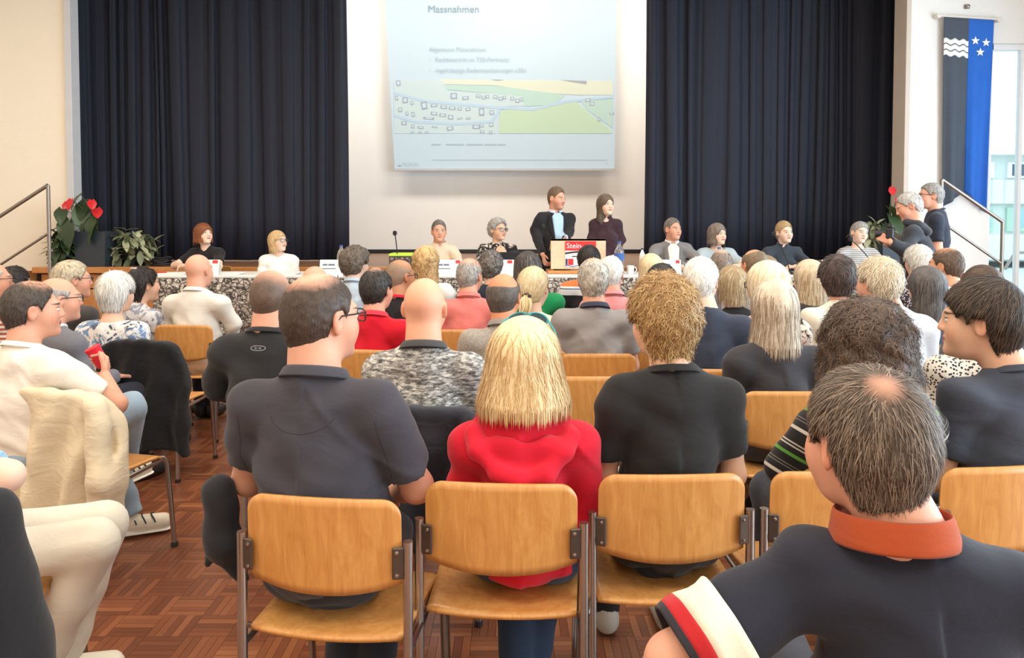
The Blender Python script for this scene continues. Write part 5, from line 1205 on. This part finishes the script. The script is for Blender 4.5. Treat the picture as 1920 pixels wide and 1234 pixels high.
def laptop():
    e = empty('laptop', on_table(953, 7.85), R(10), 'black laptop standing open before the curly grey woman', 'laptop'); MB().box((0, .1, .009), (.34, .24, .018), 0, .004).build('keyboard_base', M_BLACKPL, e)
    s = MB(); s.add([(-.17, -.03, .016), (.17, -.03, .016), (.17, -.075, .225), (-.17, -.075, .225), (-.17, -.022, .016), (.17, -.022, .016), (.17, -.067, .227), (-.17, -.067, .227)], [(0, 1, 2, 3), (7, 6, 5, 4), (0, 4, 5, 1), (1, 5, 6, 2), (2, 6, 7, 3), (3, 7, 4, 0)]); s.build('lid', M_BLACKPL, e)
laptop()
def papers(px, d, w, label, red=False):
    e = empty('papers', on_table(px, d), R(4), label, 'papers')
    for i in range(3): MB().box((.01 * i, .006 * i, .003 + .005 * i), (w, .21, .004), .05 * i).build('sheet', M_CARD, e)
    if red: MB().box((-w / 2 + .04, -.02, .018), (.09, .12, .006), .4).build('red_folder', M_RED, e)
papers(325, 7.75, .30, 'white papers with a red folder at the left table end', True); papers(425, 7.74, .3, 'white papers under the arm of the woman in black'); papers(530, 7.75, .3, 'white papers in front of the woman in white')
e = empty('pen_case', on_table(1186, 8.05), .1, 'small black case near the white flask', 'case'); MB().box((0, 0, .015), (.10, .05, .03), 0, .01).build('body', M_BLACKPL, e); MB().box((0, -.026, .016), (.09, .003, .004)).build('zip', M_CHROME, e)
# ================================================================== the panel
def arms(half=.20, y=.30, z=.80, ey=.16, spread=.26):
    return dict(elL=A3(-spread, ey, z + .01), elR=A3(spread, ey, z + .01), wrL=A3(-.02, y, z + .02), wrR=A3(.06, y + .02, z + .02), hfL=A3(.9, .3, 0), hfR=A3(-.9, .35, 0), hnL=A3(0, 0, -1), hnR=A3(0, 0, -1))
PS = 1400 / 8.32
def panel(label, px, py, who, **k):
    k.setdefault('h', .0055); k.setdefault('hs', .0105); k.setdefault('tyaw', 180); return person(label, px, py, PS, who, zf=ZP, **k)
HF = dict(n=1100, wd=.0017)
panel('woman with an auburn bob in a black top, arms on the table', 382, 420, 'the auburn haired woman', tyaw=168, hyaw=232, hpitch=-8, fem=1, skin='p', hair=bob(zcut=-.085, t=.018, fringe=.02, **HF), hc1=(126, 72, 44), hc2=(176, 112, 72), shirt=(34, 32, 34), J=arms(z=.80, spread=.27))
panel('woman with glasses and straight blond hair in a white sweater', 521, 433, 'the woman in white sweater', hyaw=240, tyaw=190, hpitch=-4, fem=1, skin='p', gl='rect', hair=bob(zcut=-.10, t=.010, w=.078, flare=.0, **HF), hc1=(196, 160, 110), hc2=(234, 208, 160), shirt=(244, 242, 238), sleeve='long', scoop=.0)
panel('man with short dark grey hair in a beige shirt', 823, 415, 'the man in beige shirt', hyaw=192, skin='r', hair=sh(t=.007, top=.020, fringe=-.012, **HF), **SALT, shirt=(226, 206, 182), sleeve='half', coll='shirt', J=arms(z=.79))
panel('woman with curly grey hair and glasses, hands clasped, patterned black top', 934, 412, 'the curly grey woman', tyaw=188, hyaw=222, fem=1, skin='f', gl='rect', hair=curly(t=.026, **HF), **GREY, pat='floral', shirt=(40, 38, 42), c2=(222, 210, 196), c3=(60, 56, 60), pscale=.8, sleeve='half',
   J=dict(elL=A3(-.24, .16, .80), elR=A3(.24, .16, .80), wrL=A3(-.05, .27, .93), wrR=A3(.05, .27, .93), hfL=A3(.7, .1, .5), hfR=A3(-.7, .1, .5), hnL=A3(.3, -.8, 0), hnR=A3(-.3, -.8, 0)), curlL=(.9, 1.2), curlR=(.9, 1.2))
def open_front(I, c, m, w=.062, zl=.36):
    """shirt front showing between jacket lapels"""
    g = I['sd']; n = I['nb']; zt = n[2] - .02; t = np.linspace(0, 1, 12); 
    def fy(x, z):
        y = np.full(np.shape(x), .5)
        for _ in range(50): y = y - np.maximum(g(np.stack([x, y, z], -1).reshape(-1, 3).astype(np.float32)).reshape(y.shape), 0) * .8
        return y
    def fn(u, v):
        z = zt - zl * v; x = (u - .5) * 2 * w * np.clip(1.15 - v * .55, .15, 1.2) * np.clip(.45 + v * 6, 0, 1); return x, fy(x, z) + .008, z
    o = grid_mesh('shirt_front', fn, 9, 14, m, I['top'], .003)
    for k in (-1, 1):
        def lp(u, v):
            z = zt - .01 - zl * .9 * v; xi = w * np.clip(1.15 - v * .50, .1, 1.2) * np.clip(.5 + v * 6, 0, 1); x = k * (xi + u * (.045 * np.sin(np.clip(v * 1.05 + .05, 0, 1) * math.pi) + .006)); return x, fy(x, z) + .012, z
        grid_mesh('lapel', lp, 5, 12, c, I['top'], .004)
    return fy
I = panel('man standing at the lectern in a black blazer over a blue shirt', 1044, 353, 'x', stand=True, tyaw=195, hyaw=228, hpitch=8, skin='r', hair=sh(t=.007, top=.022, fringe=-.010, **HF), hc1=(104, 84, 66), hc2=(150, 128, 106), beard=(186, 130, 106), shirt=(40, 39, 42), sleeve='long', coll='shirt', collc=(214, 220, 236), sw=.192, bulk=1.15, belly=1.1, lean=.06, trousers=(38, 38, 42),
   J=dict(elR=('w', 1003, 432, 8.35), wrR=('w', 1018, 478, 8.12), hfR=A3(0, .6, -.8), elL=('w', 1066, 436, 8.3), wrL=('w', 1060, 452, 8.1), hfL=A3(.2, .9, -.2)))
open_front(I, cloth('blazer_lapel', (36, 35, 38)), cloth('blue_shirt', (176, 206, 232)))
P6 = panel('woman standing with clasped hands in a dark plum blouse', 1136, 365, 'x', stand=True, tyaw=172, hyaw=206, fem=1, skin='p', hair=lng(zcut=-.17, t=.014, w=.080, sy=-.035, fringe=-.01, **HF), hc1=(84, 70, 60), hc2=(140, 122, 104), shirt=(62, 42, 50), sleeve='long', coll='shirt', sw=.145, trousers=(96, 100, 108),
   J=dict(elR=('w', 1108, 452, 8.33), wrR=('w', 1140, 484, 8.2), elL=('w', 1166, 450, 8.33), wrL=('w', 1150, 482, 8.2), hfR=A3(-.6, .2, -.6), hfL=A3(.6, .2, -.6)))
I = panel('man in a grey suit jacket and white shirt', 1262, 411, 'the man in grey suit', hyaw=208, skin='r', hair=sh(t=.006, top=.020, fringe=-.010, **HF), hc1=(88, 80, 74), hc2=(140, 132, 124), shirt=(132, 128, 128), sleeve='long', coll='shirt', collc=(246, 244, 240), sw=.195, bulk=1.12, J=arms(z=.79, spread=.30))
open_front(I, cloth('suit_lapel', (124, 120, 120)), cloth('white_shirt', (246, 236, 218)))
panel('woman with shoulder length grey brown hair in a grey blue t-shirt', 1346, 420, 'the woman in grey blue t-shirt', hyaw=204, fem=1, skin='p', hair=bob(zcut=-.11, t=.014, flare=.012, **HF), hc1=(92, 80, 72), hc2=(150, 136, 124), shirt=(178, 192, 198), scoop=.03, J=arms(z=.79))
panel('woman with short blond hair in a dark blouse', 1471, 417, 'the woman in dark blouse', hyaw=192, hroll=3, fem=1, skin='p', hair=sh(t=.010, top=.022, fringe=.008, L=.05, comb=(.5, 0, 0), **HF), hc1=(176, 144, 102), hc2=(220, 194, 150), shirt=(60, 66, 76), sleeve='long', coll='shirt', J=arms(z=.79))
panel('woman with short grey hair in a striped grey cardigan', 1612, 418, 'the woman in striped cardigan', hyaw=186, hroll=-10, fem=1, skin='p', hair=sh(t=.013, top=.022, fringe=.012, L=.05, comb=(-.5, 0, 0), **HF), **GREY, pat='fine', shirt=(196, 190, 184), c2=(140, 136, 134), pscale=1.4, sleeve='long', J=dict(elR=('w', 1570, 485, 8.1), wrR=('w', 1590, 492, 7.95), **{k: v for k, v in arms(z=.79).items() if k[-1] == 'L'}), scoop=.03)
# ================================================================== two men standing by the right steps
S1 = person('grey haired man in a black hoodie looking down at a camera', 1704, 363, 214, 'x', stand=True, tyaw=58, hyaw=72, hpitch=24, skin='r', hair=sh(t=.012, n=700), **GREY, shirt=(54, 56, 62), sleeve='long', sw=.19, bulk=1.16, belly=1.1, lean=.09, trousers=(44, 44, 50), chair=False, h=.0058, hs=.009,
   J=dict(elL=('w', 1700, 472, 6.25), wrL=('w', 1670, 455, 6.25), hfL=A3(.2, .8, .5), elR=('w', 1722, 478, 6.75), wrR=('w', 1684, 466, 6.42), hfR=A3(-.3, .8, .5)))
s = S(); n = S1['nb']; [s.rc(n + A3(*a), n + A3(*b), .034, .034, .02) for a, b in zip([(-.09, .05, .0), (-.11, -.04, -.02), (-.06, -.10, -.08), (.06, -.10, -.08), (.11, -.04, -.02)], [(-.11, -.04, -.02), (-.06, -.10, -.08), (.06, -.10, -.08), (.11, -.04, -.02), (.09, .05, .0)])]; s.ell(n + A3(0, -.07, -.06), (.09, .04, .06), .03)
sculpt('hood', s, .009, cloth('hood_cloth', (58, 60, 66)), S1['top'])
cq = P(1669, 438, 6.3); e = empty('photo_camera', cq, R(60), 'black camera held by the man in the hoodie', 'camera'); MB().box((0, 0, 0), (.13, .06, .09), 0, .01).build('body', M_BLACKPL, e)
MB().lathe([(.036, .03), (.036, .11), (.030, .115), (0, .11)], (0, 0, -.005), 18, 1).build('lens_barrel', M_BLACKPL, e, True); MB().box((0, 0, .06), (.05, .05, .03), 0, .008).build('viewfinder', M_BLACKPL, e)
person('grey haired man with glasses in a navy t-shirt, standing', 1744, 345, 198, 'x', stand=True, tyaw=62, hyaw=80, skin='r', gl='rect', hair=sh(t=.013, n=700), **GREY, shirt=(42, 46, 58), coll='crew', sw=.185, bulk=1.08, trousers=(60, 62, 70), chair=False, h=.0058, hs=.009, hx=-.03)
# ================================================================== plants and things on the stage edge
def leaf_mesh(nm, L, w, m, bend=.25, heart=0):
    t = np.linspace(0, 1, 7); V = []; F = []
    for i, a in enumerate(t):
        ww = w * (math.sin(math.pi * min(1, a * .92 + .06)) ** (.7 if heart else 1)) * (1.25 - .5 * a if heart else 1); z = -bend * L * a * a
        V += [(-ww / 2, a * L - (heart * L * .18 if i == 0 else 0), z + .12 * ww), (0, a * L, z), (ww / 2, a * L - (heart * L * .18 if i == 0 else 0), z + .12 * ww)]
    for i in range(6):
        b = i * 3; F += [(b, b + 1, b + 4, b + 3), (b + 1, b + 2, b + 5, b + 4)]
    me = bpy.data.meshes.new(nm); me.from_pydata(V, [], F); me.materials.append(m)
    for p in me.polygons: p.use_smooth = True
    return me
def leaf_mat(nm, c1, c2):
    t = NT(nm); r = t.n('ShaderNodeObjectInfo').outputs['Random']; n_ = t.noise(t.coord(), 30, 3); t.base(t.mix(t.math('ADD', t.math('MULTIPLY', r, .8), t.math('MULTIPLY', n_, .2)), lin(c1), lin(c2))); t.b.inputs['Roughness'].default_value = .4; return t.m
ML1 = leaf_mat('leaf_dark', (36, 56, 34), (84, 104, 66)); ML2 = leaf_mat('leaf_variegated', (62, 86, 50), (214, 216, 178)); MRED = mat('spathe_red', (206, 34, 40), .3); MST = mat('plant_stem', (84, 100, 60), .6)
def leaf_at(me, par, p, yaw, pitch, sc, nm='leaf'):
    o = bpy.data.objects.new(nm, me); link(o, par); o.location = tuple(float(v) for v in p); o.rotation_euler = (pitch, 0, yaw); o.scale = (sc,) * 3
def bush(px, py, d, rx, rz, n, label, m, seed, zbase, trail=0):
    rng = np.random.default_rng(seed); c = P(px, py, d); e = empty('potted_plant', (c[0], c[1], zbase), 0, label, 'plant'); z0 = c[2] - zbase; me = leaf_mesh('leaf', .15, .062, m)
    MB().lathe([(.09, 0), (.12, .16), (.125, .17), (.11, .17), (0, .15)], (0, 0, 0), 16).build('pot', mat('pot_dark', (52, 50, 50), .6), e, True)
    for i in range(7):
        a = rng.uniform(0, 6.28); t = np.linspace(0, 1, 6)[:, None]; MB().tube(t * A3(math.cos(a) * rx * .7, math.sin(a) * rx * .5, z0 + rz * .4 - .1) + A3(0, 0, .12), .005, 6).build('stem', MST, e, True)
    for i in range(n):
        v = rng.normal(0, 1, 3); v /= np.linalg.norm(v); k = rng.uniform(.55, 1) ; p = v * A3(rx, rx * .8, rz) * k + A3(0, 0, z0)
        if p[2] < .02 and not (trail and p[1] < -.05): p[2] = .03 + rng.uniform(0, .1)
        leaf_at(me, e, p, math.atan2(-v[0], v[1]) + rng.normal(0, .7), rng.normal(-.3, .6), rng.uniform(.7, 1.35))
    for i in range(trail):
        a = rng.uniform(-.9, .9); L = rng.uniform(.1, .3); leaf_at(me, e, (rx * a, -rx * .8 - .1, .02 - L * .35), rng.uniform(2, 4.2), rng.uniform(-1, .2), 1)
bush(243, 465, 9.35, .30, .25, 190, 'bushy variegated ivy on the stage beside the dark planter', ML2, 3, ZS)
bush(1640, 446, 9.32, .22, .22, 130, 'bushy ivy on the stage at the right curtain', ML2, 4, ZS)
bush(120, 462, 9.08, .13, .26, 150, 'dark trailing ivy between handrail and planter', ML1, 6, ZS)
def anthurium(px0, px1, pyt, pyb, d, label, tips, reds, seed, fs=1., zb=ZS):
    L, Rr = P(px0, pyt, d), P(px1, pyt, d); w = Rr[0] - L[0]; top = L[2] - zb; e = empty('anthurium', ((L[0] + Rr[0]) / 2, d + w / 2, zb), 0, label, 'plant'); rng = np.random.default_rng(seed)
    mp = mat('planter_anthracite', (52, 62, 72), .45); t = w / 2
    s = MB(); s.add([(-t * .86, -t * .86, 0), (t * .86, -t * .86, 0), (t * .86, t * .86, 0), (-t * .86, t * .86, 0), (-t, -t, top), (t, -t, top), (t, t, top), (-t, t, top), (-t * .9, -t * .9, top), (t * .9, -t * .9, top), (t * .9, t * .9, top), (-t * .9, t * .9, top), (-t * .88, -t * .88, top - .06), (t * .88, -t * .88, top - .06), (t * .88, t * .88, top - .06), (-t * .88, t * .88, top - .06)],
       [(3, 2, 1, 0)] + [(i, (i + 1) % 4, (i + 1) % 4 + 4, i + 4) for i in range(4)] + [(i + 4, (i + 1) % 4 + 4, (i + 1) % 4 + 8, i + 8) for i in range(4)] + [(i + 8, (i + 1) % 4 + 8, (i + 1) % 4 + 12, i + 12) for i in range(4)])
    s.build('planter', mp, e); MB().box((0, 0, top - .055), (t * 1.74, t * 1.74, .01)).build('soil', mat('soil', (48, 38, 30), .95), e)
    lm = leaf_mesh('leaf', .26, .17, ML1, .3, 1); rm = leaf_mesh('spathe', .15, .12, MRED, .1, 1)
    for i, (x, y) in enumerate(tips):
        q = P(x, y, d + w / 2 + rng.uniform(-.25, -.05)) - A3((L[0] + Rr[0]) / 2, d + w / 2, zb); tt = np.linspace(0, 1, 7)[:, None]
        MB().tube(tt * q * A3(1, 1, 0) * tt + A3(0, 0, top - .06) + tt * A3(0, 0, q[2] - top + .06), .005, 6).build('stem', MST, e, True)
        if i < reds: leaf_at(rm, e, q, rng.uniform(2.6, 3.7), rng.uniform(-1.3, -.8), rng.uniform(1.1, 1.4) * fs, 'flower')
        else: leaf_at(lm, e, q, math.pi + rng.normal(0, .7), rng.uniform(-1.25, -.6), rng.uniform(.85, 1.15))
anthurium(135, 197, 434, 495, 8.98, 'tall red flowering anthurium in a square anthracite planter', [(126, 380), (133, 374), (172, 376), (182, 391), (152, 365), (116, 392), (150, 388), (165, 402), (175, 410), (140, 402), (120, 412), (158, 378), (132, 420), (182, 415)], 4, 5, .72)
anthurium(1655, 1700, 452, 490, 8.98, 'pink flowering anthurium half hidden behind the standing men', [(1672, 352), (1690, 368), (1682, 372), (1668, 390), (1685, 385), (1672, 405), (1690, 400), (1700, 380), (1665, 420)], 3, 9, .55)
e = empty('cable_coil', P(304, 487, 9.3) * A3(1, 1, 0) + A3(0, 0, ZS), 0, 'coil of black cables lying on the stage', 'cables')
for k in range(5):
    a = np.linspace(0, 2 * math.pi, 26, endpoint=False); MB().tube(np.stack([(.13 - .008 * k) * np.cos(a) + .02 * math.sin(k * 2), (.10 - .006 * k) * np.sin(a), .012 + .022 * k + .008 * np.sin(3 * a + k)], 1), .011, 8, True).build('loop', M_BLACKPL, e, True)
e = empty('camera_sensor', P(1814, 12, DP - .02), 0, 'tiny grey sensor on the wall above the banner', 'sensor'); MB().lathe([(.0, -.03), (.02, -.025), (.028, 0), (.028, .02)], (0, 0, 0), 12, 1).build('body', M_RAIL, e, True); MB().box((0, .012, 0), (.07, .012, .05), 0, .004).build('bracket', M_RAIL, e)
